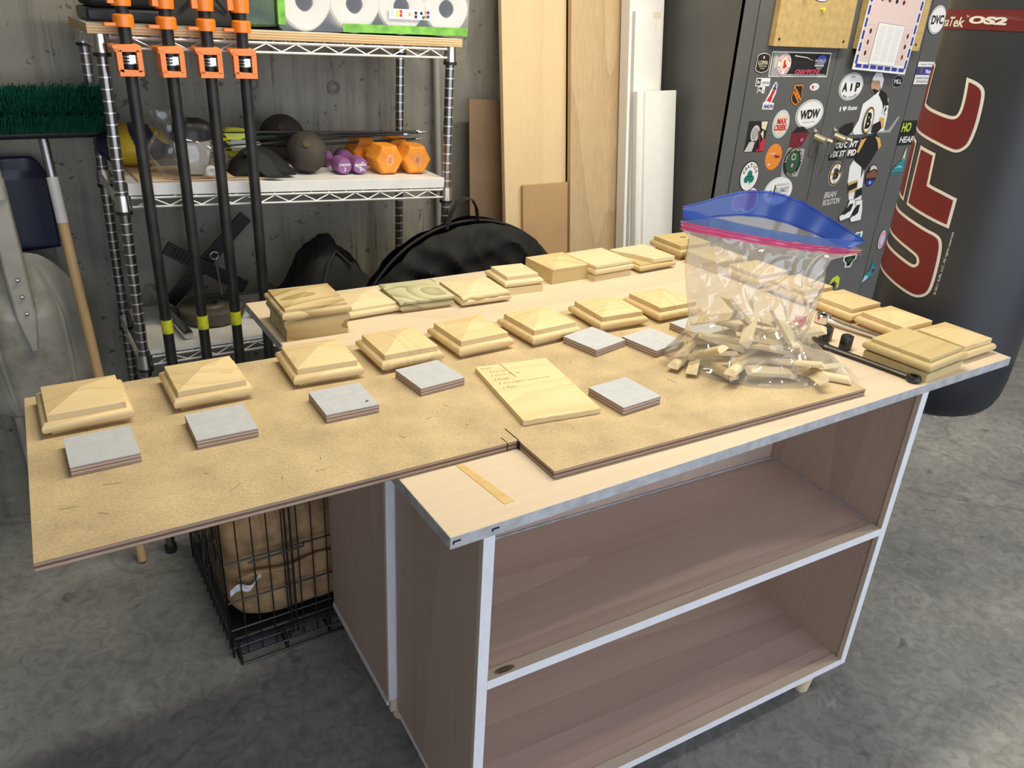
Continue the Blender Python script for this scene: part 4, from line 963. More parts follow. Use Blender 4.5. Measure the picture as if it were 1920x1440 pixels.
# ------------------------------------------------------------------ black round carrying bag between rack and boards
t = thing('round_bag', 'large round-topped black nylon carrying bag behind the worktop', 'bag', (.675, 1.165, 0))
def rb(side):
    def fn(u, v):
        a = pi * u; r = .357
        if v < .62:
            k = v / .62; x = -r + 2 * r * u; zb_ = .0; top = .58 + (r * r - x * x if abs(x) < r else 0) ** .5 if abs(x) < r else .58
            z = .004 + (top - .004) * k * .8
        else:
            k = (v - .62) / .38; x = -r + 2 * r * u; top = .58 + max(0, r * r - x * x) ** .5; z = .004 + (top - .004) * (.8 + .2 * k)
        edge = min(1, min(u, 1 - u) * 9); et = max(0, 1 - ((z - .3) / (top - .29)) ** 6) if z > .3 else 1
        y = side * (.012 + .072 * (edge ** .5) * (et ** .5))
        y += .034 * nz((x * 8 + side, z * 6, 1.3)) * edge + .030 * (abs(nz((x * 13 + z * 6, z * 9 - x * 5, 4 + side))) ** .7) * edge + .010 * nz((x * 30, z * 24, 2 + side)) * edge
        return Vector((x + .004 * nz((z * 20, x * 5, 9)), y, z))
    return fn
b = MB(); b.grid(rb(-1), 60, 50); b.grid(rb(1), 60, 50)
bmesh.ops.remove_doubles(b.bm, verts=b.bm.verts, dist=.006); b.build('bag_body', FABRICK, t)
b = MB(); b.tube([(.357 * cos(a), -.004, .58 + .357 * sin(a)) for a in [pi * k / 40 for k in range(41)]], .004, 8); b.build('zip_piping', BLACKM, t)
b = MB(); pts = [(-.082, .925), (-.066, .965), (-.048, .995), (-.024, 1.006), (.0, 1.000), (.014, .975), (.020, .938)]
b.loops([[(x, -.024, z), (x, -.004, z + .001), (x + .002, -.004, z - .004), (x + .002, -.024, z - .004)] for x, z in pts]); b.build('carry_handle', BLACKM, t)

# ------------------------------------------------------------------ boards, mouldings and poles leaning on the wall
def lean_board(name, label, cat, x0, x1, zt, ztot, y_at_floor, th, mat, edge=None, sx=0., group=None, bev=.001, prof=None):
    # stands on the floor at y_at_floor and leans back to the wall
    t = thing(name, label, cat, ((x0 + x1) / 2, y_at_floor, 0), 0, group)
    a = math.atan(.135)
    hw = (x1 - x0) / 2; M = Matrix.Rotation(-a, 4, 'X') @ Matrix.Rotation(sx, 4, 'Y')
    b = MB()
    if prof: b.prism([(p[0] * hw * 2 - hw, p[1]) for p in prof], 0, zt / cos(a), M)
    else: b.box(-hw, hw, 0, th, 0, zt / cos(a), M)
    b.build('panel', mat, t, bev)
    return t, M
lean_board('hardboard_sheet', 'short dark brown hardboard sheet leaning left of the tall maple panel', 'board', .885, 1.02, 1.205, 1.3, 1.46, .006, BROWNB, sx=.03)
lean_board('maple_panel', 'tall pale maple panel leaning against the wall', 'board', 1.0, 1.250, 2.2, 2.2, 1.375, .019, MAPLE)
lean_board('birch_panel', 'tall darker streaky plywood panel leaning right of the maple one', 'board', 1.252, 1.524, 2.15, 2.15, 1.350, .019, BIRCH)
lean_board('hardboard_offcut', 'small tan hardboard offcut leaning on the foot of the maple panel', 'board', 1.062, 1.249, .945, 2.0, 1.360, .010, TANB, sx=.0)
lean_board('grey_batten', 'narrow grey batten leaning between the plywood panel and the white trims', 'batten', 1.527, 1.566, 2.1, 2.1, 1.375, .012, plain('grey_batten_paint', (.34, .34, .33), .6))
g = 'white trims leaning against the wall'
lean_board('moulding_board', 'tallest white trim board leaning beside the grey locker', 'moulding', 1.468, 1.623, 2.2, 2.2, 1.3175, .014, WHITE, group=g)
lean_board('moulding_board', 'white trim board standing on edge at the left of the trims', 'moulding', 1.452, 1.464, 2.1, 2.1, 1.295, .045, WHITE, group=g)
t, M = lean_board('moulding_board', 'white trim board with a straight top and a strip of yellowed tape', 'moulding', 1.477, 1.596, 1.495, 2.15, 1.2945, .018, WHITE, group=g)
b = MB(); b.box(.018, .052, -.0006, -.0001, 1.49, 1.508, M); b.box(.030, .0325, -.0006, -.0001, 1.44, 1.49, M); b.build('tape_strip', S_CRM, t)
lean_board('moulding_board', 'short wide white trim moulding standing in front of the other trims', 'moulding', 1.500, 1.655, 1.250, 2.1, 1.262, .022, WHITE, sx=-.022, group=g, prof=[(0, .028), (.0, .006), (.05, .0), (.12, -.002), (.16, -.010), (.24, -.010), (.34, -.020), (1, -.020), (1, .028)])
t = thing('wood_pole', 'brown wooden pole standing behind the right rear rack post', 'pole', (.905, 1.60, 0)); b = MB(); b.cyl((0, 0, 0), (-.045, .085, .92), .011, n=16); b.build('pole', DOWEL, t)
t = thing('grey_pipe', 'thin grey pipe standing against the wall behind the rack', 'pipe', (.865, 1.655, 0)); b = MB(); b.cyl((0, 0, 0), (-.045, .03, 1.6), .011, n=16); b.build('pipe', plain('grey_pvc', (.30, .29, .26), .5), t)

# ------------------------------------------------------------------ grey locker with stickers
LX, LY = 1.67, 1.20
t = thing('locker', 'dark grey two-door steel locker covered in stickers', 'locker', (LX, LY, 0)); LK = t
LW = 1.13
b = MB(); b.box(0, .0012, 0, .45, 0, 1.9); b.box(LW - .0012, LW, 0, .45, 0, 1.9); b.box(0, LW, .448, .45, 0, 1.9); b.box(0, LW, 0, .45, 1.898, 1.9); b.box(0, LW, 0, .45, .0, .06)
b.box(0, .066, 0, .012, 0, 1.9); b.box(LW - .135, LW, 0, .012, 0, 1.9); b.box(.06, LW - .13, 0, .012, 1.82, 1.9); b.box(.06, LW - .13, 0, .012, 0, .08); b.build('carcass', LOCKER, t)
b = MB(); b.box(.06, LW - .13, .012, .014, .08, 1.82); tag(b.build('gap_shade_sheet', LOCKERD, t), 'black sheet standing in for the shade behind the doors')  # added black sheet, paints the shade seen through the door gaps
D = []
for x0, x1 in ((.070, .501), (.505, .988)):
    b = MB(); b.box(x0, x1, -.003, .008, .084, 1.816); D.append(b.build('door', LOCKER, t, .002))
for o, x in zip(D, (.466, .580)):
    b = MB(); b.box(x - .014, x + .016, -.007, -.003, 1.045, 1.145); b.lathe([(.012, 0), (.012, .004), (.008, .008), (0, .009)], 16, Matrix.Translation((x, -.007, 1.130)) @ Matrix.Rotation(pi / 2, 4, 'X')); h = b.build('handle_plate', STEEL, o, .001)
    b = MB(); b.cyl((x, -.007, 1.115), (x + .012, -.048, 1.104), .0135, .0125, n=18); b.cyl((x - .004, -.012, 1.116), (x + .05, -.046, 1.100), .010, .009, n=14); b.build('handle_lever', TAN, o)
    b = MB(); b.loops([[(x + .036 + dx - 6 * (1.095 - z) ** 2 * .2, -.050, z) for dx in (-.005, .005)] + [(x + .036 + dx - 6 * (1.095 - z) ** 2 * .2, -.046, z) for dx in (.005, -.005)] for z in (1.102, 1.07, 1.04, 1.01, .985)]); b.build('hanging_strap', STEEL, o)
def LM(X, Z, rot=0, dy=-.0032): return Matrix.Translation((X - LX, dy, Z)) @ Matrix.Rotation(pi / 2, 4, 'X') @ Matrix.Rotation(rot, 4, 'Z')
T = text
def S(name, label, X, Z, layers, rot=0): return decal(name, LK, LM(X, Z, rot), layers, label)
octo = [(-.030, .020), (-.024, .026), (0, .031), (.024, .026), (.030, .020), (.031, 0), (.030, -.020), (.024, -.026), (0, -.031), (-.024, -.026), (-.030, -.020)]
sc = lambda p, k: [(x * k, y * k) for x, y in p]
S('sticker', 'small black eight-sided sticker with cream letters', 1.795, 1.362, [([sc(octo, 1.12)], S_BK), ([sc(octo, 1.04)], S_CRM), ([sc(octo, .95)], S_BK), ([move(T('LOMA', .013, width=.045, bold=.02), 0, .001), move(T('BREWING', .005, width=.036), 0, -.010), move(T('~', .003, width=.02), 0, -.017), rect(.006, .008, 0, .017)], S_CRM)])
ox, oy = -.085, 0
S('bumper_sticker', 'long black bumper sticker with a round red and white badge', 1.984, 1.359, [([rect(.302, .080)], S_WH), ([rect(.294, .072)], S_BK), ([rect(.045, .072, -.122), rect(.24, .004, .02, -.033)], S_GRY), ([ell(.008, .022, -.128, .008)], S_SIL),
   ([ell(.036, .036, -.088)], S_WH), ([ell(.034, .034, -.088)], S_RED), ([ell(.032, .032, -.088)], S_WH), ([ell(.019, .019, -.088)], S_CRM), ([[(-.094, -.012), (-.080, -.012), (-.074, -.006), (-.083, .004), (-.084, .013), (-.092, .013), (-.091, -.002)]] + [move(g_, -.088, 0) for g_ in arc_text('BOSTON', .0255, .0255, .008, 150, 30)] + [move(g_, -.088, 0) for g_ in arc_text('RED SOX', .0255, .0255, .0075, 205, 335, inward=True)], S_RED),
   ([ell(.026, .016, .10, .016)], S_BLU), ([move(T('WORLD', .010, .3, .055, bold=.02), .093, .013), move(T('SERIES', .007, .3, .05), .092, .003), rect(.05, .004, .092, -.003), move(T('2007', .007, width=.032), .092, -.011)], S_SIL), ([[(-.045, .030), (.02, .024), (.06, .012), (.02, .021), (-.045, .026)]], S_SIL),
   ([move(T('CHAMPIONS', .015, .25, .128, bold=.04), .035, -.023)], S_PINK), ([move(T('CHAMPIONS', .0135, .25, .125, bold=.02), .035, -.023)], S_RED)], R(0))
S('sticker', 'white and black two-word lettering sticker with square initials', 1.812, 1.290, [([rect(.068, .026, 0, .012), rect(.036, .024, -.002, -.012)], S_WH), ([rect(.020, .020, -.021, .012), rect(.018, .018, -.008, -.014)], S_BK), ([move(T('Br', .011, bold=.02), -.021, .012), move(T('Ba', .010, bold=.02), -.008, -.014)], S_WH), ([move(T('eaking', .010, width=.036, bold=.03), .012, .011), move(T('d', .010, bold=.03), .008, -.014)], S_GRY)])
S('sticker', 'white-edged sticker of a skating figure in red over blue letters', 1.861, 1.258, [([[(-.030, -.044), (.024, -.046), (.026, -.024), (.012, -.022), (.026, .010), (.026, .036), (.016, .046), (.006, .036), (-.008, .008), (-.022, -.018), (-.030, -.022)]], S_WH), ([[(-.018, -.020), (-.010, -.016), (.004, -.022), (.008, -.018), (.012, .002), (.019, .012), (.014, .026), (.006, .020), (-.002, .002)]], S_RED), ([ell(.004, .006, .016, .034), [(.004, .024), (.022, .018), (.022, .026), (.010, .030)]], S_BLU), ([move(T('NHLPA', .012, .2, .046, bold=.03), -.002, -.034)], S_BLU)])
sh = [(-.026, .030), (-.012, .036), (0, .032), (.012, .036), (.026, .030), (.024, .012), (.030, -.006), (.024, -.024), (0, -.038), (-.024, -.024), (-.030, -.006), (-.024, .012)]
S('sticker', 'black and orange shield sticker with diagonal letters', 1.996, 1.261, [([sc(sh, 1.02)], S_BK), ([sc(sh, .97)], S_ORG), ([sc(sh, .84)], S_BK), ([[(-.026, .026), (-.021, .028), (.025, -.016), (.021, -.021)]], S_ORG), ([[(-.022, .014), (-.024, .008), (.010, -.026), (.016, -.024)]], S_ORG), ([move(T('NHL', .017, .1, .036, bold=.03), .0, -.0, R(-44))], S_ORG)])
S('sticker', 'tiny white oval sticker with red and blue marks', 2.081, 1.286, [([ell(.025, .0125)], S_WH), ([rect(.014, .010, .007)], S_LBL), ([rect(.009, .010, -.010)], S_RED), ([[(-.004, -.006), (.002, -.006), (-.001, .006), (-.006, .006)]], S_WH)])
def oval(nm, lab, X, Z, rx_, rz_, big, small, extra=()):
    S(nm, lab, X, Z, [([ell(rx_, rz_)], S_WH), ([ell(rx_ * .94, rz_ * .93)], S_BK), ([ell(rx_ * .91, rz_ * .90)], S_WH), (list(big) + list(small), S_BK)] + list(extra), R(3))
oval('oval_sticker', 'white oval sticker with large black letters W D W', 2.085, 1.194, .074, .050, [T('WDW', .032, width=.105, bold=.05)], [move(T('Walt Disney World', .005, width=.062), 0, -.028)])
oval('oval_sticker', 'white oval sticker with black letters A and P', 2.285, 1.287, .068, .048, [move(T('A', .032, width=.030, bold=.05), -.036, 0), move(T('P', .032, width=.027, bold=.05), .036, -.003), rect(.010, .026, 0, -.002)], arc_text('ANNUAL PASSHOLDER', .056, .037, .005, 230, 310, inward=True) + [move(T('WDW', .006), 0, .034)])
S('lettering', 'small white lettering with a heart', 2.296, 1.210, [([move(T('I', .016, width=.008), -.044, 0), [(-.020, -.010), (-.008, .003), (-.010, .009), (-.016, .009), (-.020, .004), (-.024, .009), (-.030, .009), (-.032, .003)], move(T('Romo', .016, .2, .055, bold=.04), .026, .001)], S_WH)], R(2))
S('round_sticker', 'round pale sticker with red block letters', 1.942, 1.163, [([ell(.043, .048)], S_WH), ([ell(.041, .046)], S_LBL), ([ell(.036, .041)], S_CRM), ([move(T('MAX', .020, width=.050, bold=.05), .002, .010), move(T('CREEK', .020, width=.066, bold=.05), 0, -.012)], S_RED), ([move(T('~ * ~', .006, width=.02), 0, -.030)], S_BLU)])
S('photo_sticker', 'rectangular silver and red sports photo sticker', 1.827, 1.124, [([rect(.097, .104)], S_BK), ([ell(.022, .028, -.008, .010), [(-.048, -.050), (-.010, -.050), (.000, -.012), (-.030, -.018)]], S_SIL), ([[(.010, -.050), (.047, -.050), (.047, -.012), (.036, -.006)]], S_RED), ([[(.012, .050), (.044, .050), (.040, .020), (.018, .028)], [(.018, .010), (.036, -.010), (.030, .022)]], S_CRM), ([ell(.014, .018, -.010, .012)], S_GRY), ([[(.004, .02), (.020, -.046), (.028, -.046), (.012, .02)]], S_MAR)])
S('oval_sticker', 'orange upright oval sticker with white and red lettering', 1.936, 1.050, [([ell(.042, .046)], S_ORG), ([move(T('GRAND', .008, width=.03), -.008, .012), move(T('Queens', .018, .2, .046, bold=.02), .002, -.016), [(-.024, -.030), (-.016, -.028), (-.014, -.022), (-.022, -.024)]], S_WH), ([move(T('Pour', .012, .25, .028, bold=.04), .018, .002)], S_MAR)])
S('bottle_label', 'peeling bottle label with a green round emblem under a dark red panel', 2.048, 1.070, [([[(-.052, -.094), (.040, -.098), (.052, -.03), (.050, .002), (-.040, .010), (-.058, -.036)]], S_GRY), ([[(-.040, .012), (.026, .012), (.058, .060), (.006, .076), (-.040, .066)]], S_MAR), ([[(-.034, .060), (.050, .062), (.018, .082), (-.020, .080)]], S_BK),
   ([ell(.048, .052, -.006, -.042)], S_BK), ([ell(.035, .039, -.006, -.042)], S_DGRN), ([ell(.012, .012, -.006, -.024)], S_SIL), ([ell(.008, .008, -.006, -.024)], S_DGRN), ([ell(.006, .008, -.008, -.054), [(-.02, -.030), (-.012, -.036), (-.010, -.030)], [(.008, -.030), (.0, -.036), (-.002, -.030)]], S_PINK), ([move(g_, -.006, -.042) for g_ in arc_text('BURLINGTON ALES', .0415, .0455, .008, 175, 5)] + [move(g_, -.006, -.042) for g_ in arc_text('SAINT', .0415, .0455, .009, 240, 300, inward=True)], S_CRM), ([rect(.004, .012, .012, .035), rect(.004, .012, .020, .037)], S_PINK)])
S('round_sticker', 'round white sticker with a green shamrock', 1.828, .988, [([ell(.048, .054)], S_BK), ([ell(.044, .050)], S_WH), ([ell(.012, .013, 0, .008), ell(.012, .013, -.013, -.010), ell(.012, .013, .013, -.010), [(-.002, -.008), (.003, -.008), (.007, -.028), (.004, -.029)]], S_GRN), (arc_text('CELTICS', .034, .039, .012, 155, 25), S_BK)])
S('oval_sticker', 'pale silver oval sticker with dark block name', 1.997, .924, [([ell(.076, .052)], S_WH), ([ell(.073, .049)], S_LBL), ([ell(.071, .047)], S_WH), ([move(T('OUIMET', .020, width=.082, bold=.03), .016, .004), move(T('FRANCIS', .009, width=.066), .018, .024), move(T('SCHOLARSHIP FUND', .005, width=.07), .016, -.014)], S_GRY), ([[(-.058, -.020), (-.048, .004), (-.040, .008), (-.036, -.018)], [(-.032, -.018), (-.024, .026), (-.018, .022), (-.020, -.018)]], S_DGRN)])
for X, Z, k in ((1.795, .898, .030), (1.852, .900, .045)):
    S('round_sticker', 'red sticker with white rim, %s of the two half hidden by the zip bag' % ('smaller' if k < .04 else 'larger'), X, Z, [([ell(k, k)], S_WH), ([ell(k * .84, k * .84)], S_RED)])
S('sticker', 'small blue and white wavy sticker', 2.134, .876, [([[(-.027, -.020), (-.020, -.002), (-.012, -.006), (-.004, .008), (.006, -.004), (.014, .004), (.026, -.006), (.026, -.024)]], S_BLU), ([[(-.024, -.014), (-.012, -.013), (-.004, -.002), (.006, -.012), (.024, -.014), (.024, -.018), (.006, -.016), (-.004, -.008), (-.014, -.018)]], S_LBL)])
S('bumper_sticker', 'black rectangular sticker with bold white slogan', 2.328, 1.062, [([rect(.166, .076)], S_BK), ([move(T("YOU CAN'T", .024, .15, .146, bold=.05), .002, .016), move(T('FIX STUPID', .024, .15, .150, bold=.05), 0, -.016), rect(.05, .001, 0, -.033)], S_WH)], R(1))
S('round_sticker', 'black and gold round sticker with a spoked letter B', 2.309, .970, [([ell(.040, .046)], S_CRM), ([ell(.038, .044)], S_BK), ([ell(.033, .039)], S_GOLD), ([ell(.031, .037)], S_WH), ([rect(.062, .008), rect(.007, .074)] + [[(x * c_, y * c_) for x, y in ((.006 * sx, .030 * 1), (.012 * sx, .026), (-.012 * sx, -.026), (-.006 * sx, -.030))] for sx in (1, -1) for c_ in (1,)], S_GOLD), ([T('B', .042, width=.032, bold=.06)], S_BK), ([T('B', .036, width=.024, bold=.0)], S_GOLD), ([T('B', .034, width=.022, bold=.0)], S_BK)])
S('lettering', 'silver two-line name lettering', 2.319, .877, [([move(T('BRIAN', .024, .2, .074, bold=.03), -.012, .014), move(T('ROLSTON', .024, .2, .104, bold=.03), .002, -.015)], S_SIL)], R(2))
S('oval_sticker', 'oval landscape sticker with a snowy top and blue base', 2.537, .951, [([ell(.038, .044)], S_BK), ([[(-.030, -.010), (.034, -.010), (.034, .012), (.010, .022), (-.010, .014), (-.032, .008)]], S_BRN), ([[(-.018, .018), (.008, .026), (.030, .020), (.020, .034), (0, .041), (-.016, .036)]], S_SIL), ([[(-.030, -.022), (.0, -.016), (.030, -.022), (.018, -.036), (0, -.042), (-.018, -.036)]], S_BLU), ([move(T('G', .010, bold=.05), 0, -.028)], S_WH)])
S('round_sticker', 'small black round sticker with white letters', 2.559, 1.305, [([ell(.033, .022)], S_WH), ([ell(.0315, .0208)], S_BK), ([T('MLL', .016, width=.046, bold=.03)], S_WH)])
S('bumper_sticker', 'black sticker with yellow and white capitals half behind the bag', 2.728, 1.111, [([rect(.150, .094)], S_BK), ([move(T('HO', .036, .1, .060, bold=.03), -.036, .022)], S_LIME), ([move(T('HEAR', .024, .15, .095, bold=.02), -.014, -.026)], S_WH)])
oval('oval_sticker', 'white tilted oval sticker with black letters D V C', 2.712, 1.526, .052, .050, [T('DVC', .032, width=.076, bold=.04)], [])
S('sticker', 'teal mountain-shaped sticker with a white peak', 2.705, 1.001, [([[(-.046, -.046), (.040, -.046), (.032, .000), (.022, .022), (.012, .000), (-.012, -.014)]], S_TEAL), ([[(.010, .0), (.018, .036), (.026, .052), (.030, .020), (.034, .0), (.024, .012)]], S_SIL), ([rect(.06, .004, -.008, -.052)], S_TEAL), ([[(-.03, -.03), (.01, -.02), (.03, -.03), (.01, -.026)]], S_LBL)])
S('bumper_sticker', 'white paper sticker with a dark purple middle band', 2.722, 1.336, [([rect(.118, .082)], S_WH), ([rect(.118, .030, 0, .008)], S_BLU), ([rect(.018, .026, -.030, .008)], S_BRN), ([move(T('Women', .016, width=.05, bold=.04), .022, .006)], S_WH), ([move(T('Support Women', .007, width=.09), 0, .032), move(T('SUMMIT SCHOOL', .008, width=.1), -.004, -.018), move(T('ATHLETICS', .008, width=.08), -.008, -.031)], S_BK)])
S('sticker', 'white-outlined teal animal-head sticker', 2.541, .702, [([[(-.036, -.018), (-.026, .010), (-.014, .012), (-.004, .018), (.012, .016), (.030, .020), (.036, .008), (.030, -.018), (.010, -.012)]], S_WH), ([[(-.028, -.014), (-.020, .004), (.0, .010), (.022, .012), (.026, -.012), (.010, -.008)]], S_TEAL), ([ell(.006, .004, .0, .002)], S_BK)])
S('sticker', 'dark green sticker with a white outline below the zip bag rim', 2.531, .597, [([[(-.044, .026), (.040, .028), (.044, .006), (.024, -.006), (.020, -.028), (-.020, -.028), (-.022, -.008), (-.042, .004)]], S_WH), ([[(-.036, .020), (.034, .022), (.036, .008), (.016, -.008), (.012, -.022), (-.014, -.022), (-.014, -.008), (-.034, .006)]], S_BK), ([ell(.022, .010, 0, .006)], S_DGRN)])
S('sticker', 'lime green crescent sticker just above the worktop', 2.464, .512, [([[(-.034, -.010), (-.020, .020), (.010, .030), (.032, .014), (.034, -.024), (.022, -.034), (.018, -.006), (-.004, .008), (-.024, -.006)]], S_LIME), ([ell(.012, .012, -.004, -.014)], S_BK)])
S('sticker', 'teal fin-shaped sticker low on the locker beside the bag', 2.699, .529, [([[(-.050, -.052), (-.036, -.010), (-.004, .010), (.004, .054), (.018, .020), (.050, .012), (.020, -.020), (-.010, -.026)]], S_TEAL), ([[(-.044, -.044), (-.030, -.014), (-.008, -.018), (-.012, -.030)]], S_LBL), ([[(.004, .010), (.040, .010), (.016, -.012)]], S_MAR)])
S('oval_sticker', 'small pink upright oval sticker at the locker edge', 2.723, .669, [([ell(.021, .040)], S_WH), ([ell(.018, .036)], S_PINK), ([ell(.010, .022)], S_LBL)])
pm = dict(S_GRY=S_GRY, S_WH=S_WH, S_BK=S_BK, S_SKIN=S_SKIN, S_GOLD=S_GOLD)
PL1 = [('S_GRY', [(0.618,1.125),(0.906,1.126),(0.95,1.176),(0.959,1.172),(0.921,1.116),(0.635,1.114)]),
('S_WH', [(0.733,1.021),(0.786,1.004),(0.804,0.941),(0.819,0.857),(0.76,0.861),(0.726,0.935),(0.717,0.993)]),
('S_WH', [(0.806,0.951),(0.814,0.976),(0.827,0.908),(0.84,0.856),(0.796,0.855),(0.795,0.91)]),
('S_BK', [(0.752,1.101),(0.829,1.114),(0.872,1.093),(0.868,1.052),(0.833,0.996),(0.814,0.976),(0.731,1.017),(0.741,1.053)]),
('S_WH', [(0.755,1.251),(0.782,1.272),(0.81,1.26),(0.857,1.242),(0.875,1.183),(0.877,1.123),(0.796,1.115),(0.698,1.114),(0.68,1.129),(0.704,1.167),(0.707,1.225)]),
('S_SKIN', [(0.727,1.311),(0.774,1.308),(0.793,1.285),(0.784,1.268),(0.762,1.258),(0.74,1.272),(0.729,1.291)])]
PL2 = [('S_BK', [(0.738,1.276),(0.756,1.279),(0.785,1.272),(0.766,1.257)]),
('S_WH', [(0.727,1.313),(0.74,1.336),(0.779,1.334),(0.799,1.31),(0.796,1.277),(0.774,1.308),(0.739,1.308)]),
('S_BK', [(0.797,1.275),(0.836,1.262),(0.87,1.213),(0.855,1.184),(0.823,1.229),(0.787,1.26)]),
('S_GOLD', [(0.828,1.176),(0.86,1.172),(0.869,1.133),(0.833,1.138)]),
('S_BK', [(0.6,1.14),(0.629,1.155),(0.675,1.16),(0.682,1.13),(0.653,1.108),(0.611,1.109),(0.593,1.125)]),
('S_BK', [(0.795,1.149),(0.837,1.162),(0.855,1.134),(0.829,1.114),(0.794,1.119)]),
('S_GOLD', [(0.745,1.093),(0.775,1.1),(0.747,1.045),(0.733,1.047)]),
('S_GOLD', [(0.827,1.104),(0.86,1.097),(0.88,1.066),(0.868,1.052),(0.849,1.083)]),
('S_BK', [(0.731,0.92),(0.784,0.932),(0.788,0.91),(0.74,0.897)]),
('S_GOLD', [(0.728,0.929),(0.78,0.94),(0.784,0.932),(0.731,0.92)]),
('S_GOLD', [(0.74,0.897),(0.788,0.91),(0.792,0.902),(0.743,0.888)]),
('S_BK', [(0.786,0.898),(0.82,0.908),(0.831,0.878),(0.787,0.862)]),
('S_WH', [(0.76,0.861),(0.794,0.859),(0.805,0.83),(0.786,0.79),(0.729,0.78),(0.717,0.796),(0.752,0.819)]),
('S_WH', [(0.8,0.854),(0.84,0.856),(0.855,0.815),(0.861,0.773),(0.801,0.769),(0.789,0.784),(0.816,0.801)])]
PL3 = [('S_BK', [(0.766,0.844),(0.789,0.846),(0.78,0.817),(0.745,0.803),(0.731,0.804)]),
('S_BK', [(0.81,0.836),(0.833,0.839),(0.832,0.804),(0.81,0.791),(0.804,0.798)]),
('S_BK', ell(.030, .050, .757, 1.165))]
lay = []
for group_, in ((PL1,), (PL2,), (PL3,)):
    for m_, p_ in group_: lay.append(([p_], pm[m_]))
lay += [([ell(.026, .045, .757, 1.165)], S_GOLD), ([ell(.023, .040, .757, 1.165)], S_WH), ([move(T('B', .060, width=.032, bold=.06), .757, 1.165)], S_BK), ([move(T('12', .030, .1, .030, bold=.05), .845, 1.205)], S_WH), ([move(T('C', .010), .74, 1.335)], S_LBL)]
decal('player_cutout', LK, Matrix.Translation((0, -.0032, 0)) @ Matrix.Rotation(pi / 2, 4, 'X'), lay, 'tall cut-out sticker of a helmeted hockey player in a white and black uniform', .0003)
# fibreboard notice boards and the poster
for nm, lab, x0, x1 in (('notice_board', 'brown fibreboard panel screwed to the left locker door', 1.806, 2.187), ('notice_board', 'brown fibreboard panel on the right locker door behind the poster', 2.243, 2.612)):
    t = thing(nm, lab, 'notice board', ((x0 + x1) / 2, LY - .0036, 1.415)); w = (x1 - x0) / 2
    b = MB(); b.box(-w, w, -.022, 0, 0, .48); b.build('panel', CORK, t, .001)
    for sx in (-w + .022, w - .03):
        b = MB(); b.lathe([(.005, 0), (.004, .002), (0, .002)], 10, Matrix.Translation((sx, -.022, .022)) @ Matrix.Rotation(pi / 2, 4, 'X')); b.build('screw', BLACKST, t)
    if x0 < 2:
        for x, z, m_ in ((.012, .118, FLETCH), (-.085, .150, WHITE)):
            b = MB(); b.lathe([(.005, 0), (.004, .008), (.006, .012), (0, .013)], 12, Matrix.Translation((x, -.022, z)) @ Matrix.Rotation(pi / 2, 4, 'X')); b.build('push_pin', m_, t)
        decal('oval_badge', t, Matrix.Translation((.0, -.0222, .175)) @ Matrix.Rotation(pi / 2, 4, 'X'), [([ell(.062, .035)], S_BK), ([ell(.060, .033)], S_WH), ([ell(.052, .027)], S_BLU)], 'white-rimmed blue oval sticker')
t = thing('poster', 'pink board-game style poster with a dark blue dashed border hanging over the notice board', 'poster', (2.392, LY - .0285, 1.340)); t.rotation_euler = (0, R(3.0), 0)
b = MB(); b.box(-.160, .160, -.002, 0, 0, .54); b.build('sheet', S_WH, t)
Mp = Matrix.Translation((0, -.0021, .27)) @ Matrix.Rotation(pi / 2, 4, 'X')
dash = [];  gold = []
for k in range(13):
    for x in (-.148, .148): dash.append(rect(.012, .030, x, -.235 + .040 * k)); gold.append(rect(.012, .0025, x, -.215 + .040 * k))
for k in range(7): dash.append(rect(.034, .013, -.130 + .0433 * k, -.256)); gold.append(rect(.0022, .013, -.108 + .0433 * k, -.256))
cells = []; marks = []
for r_ in range(4):
    for k in range(5): 
        if r_ < 3 or k < 4: cells.append((-.09 + .042 * k, .10 - .055 * r_ + .03))
frame = []
for x, y in cells: frame += [rect(.040, .0007, x, y + .020), rect(.0007, .040, x + .020, y)]; marks.append(ell(.008, .006 + .004 * ((x * 97) % 1), x, y, 8))
for s_ in (-1, 1):
    for k in range(3): frame += [rect(.030, .0007, s_ * .112, -.12 - .038 * k), rect(.0007, .038, s_ * .097, -.14 - .038 * k)]; marks.append(ell(.006, .009, s_ * .112, -.14 - .036 * k, 7))
lines = [rect(.036, .0016, -.046 + .046 * c_, -.120 - .0062 * k) for c_ in range(3) for k in range(19)]
decal('poster_print', t, Mp, [([rect(.276, .50, 0, .008)], POSTER), (dash, S_BLU), (gold, S_ORG), (frame, S_GRY), (marks[::2], S_MAR), (marks[1::2], S_BK), ([rect(.156, .138, 0, -.178)], S_BK), ([rect(.154, .136, 0, -.178)], S_WH), (lines, S_SIL)], None, .0002)

# ------------------------------------------------------------------ hanging punching bag
BX, BY, BR = 1.68, .304, .190
t = thing('punching_bag', 'large dark grey hanging punching bag with red and white lettering', 'punching bag', (BX, BY, 0))
prof = [(.0, .552), (.06, .551), (.11, .552), (.140, .558), (.160, .570), (.176, .592), (.185, .622), (.189, .66), (.190, .72)] + [(.190, .72 + .06 * k) for k in range(1, 20)] + [(.186, 1.90), (.16, 1.93), (.0, 1.935)]
b = MB(); rings = []
for r, z in prof:
    ring = []
    for i in range(96):
        a = 2 * pi * i / 96; k = 0
        if z < .64 and r > .1: k = -.004 * (abs(sin(a * 17 + 2 * nz((cos(a) * 3, sin(a) * 3, 1)))) ** 3) * (1 - abs(z - .585) / .06 if abs(z - .585) < .06 else 0)
        ring.append(((r + k) * cos(a), (r + k) * sin(a), z))
    rings.append(ring)
b.loops(rings)
for f in b.bm.faces: f.material_index = 1 if f.calc_center_median().z < .70 else 0
b.build('bag_body', [VINYL, VINYLB], t)
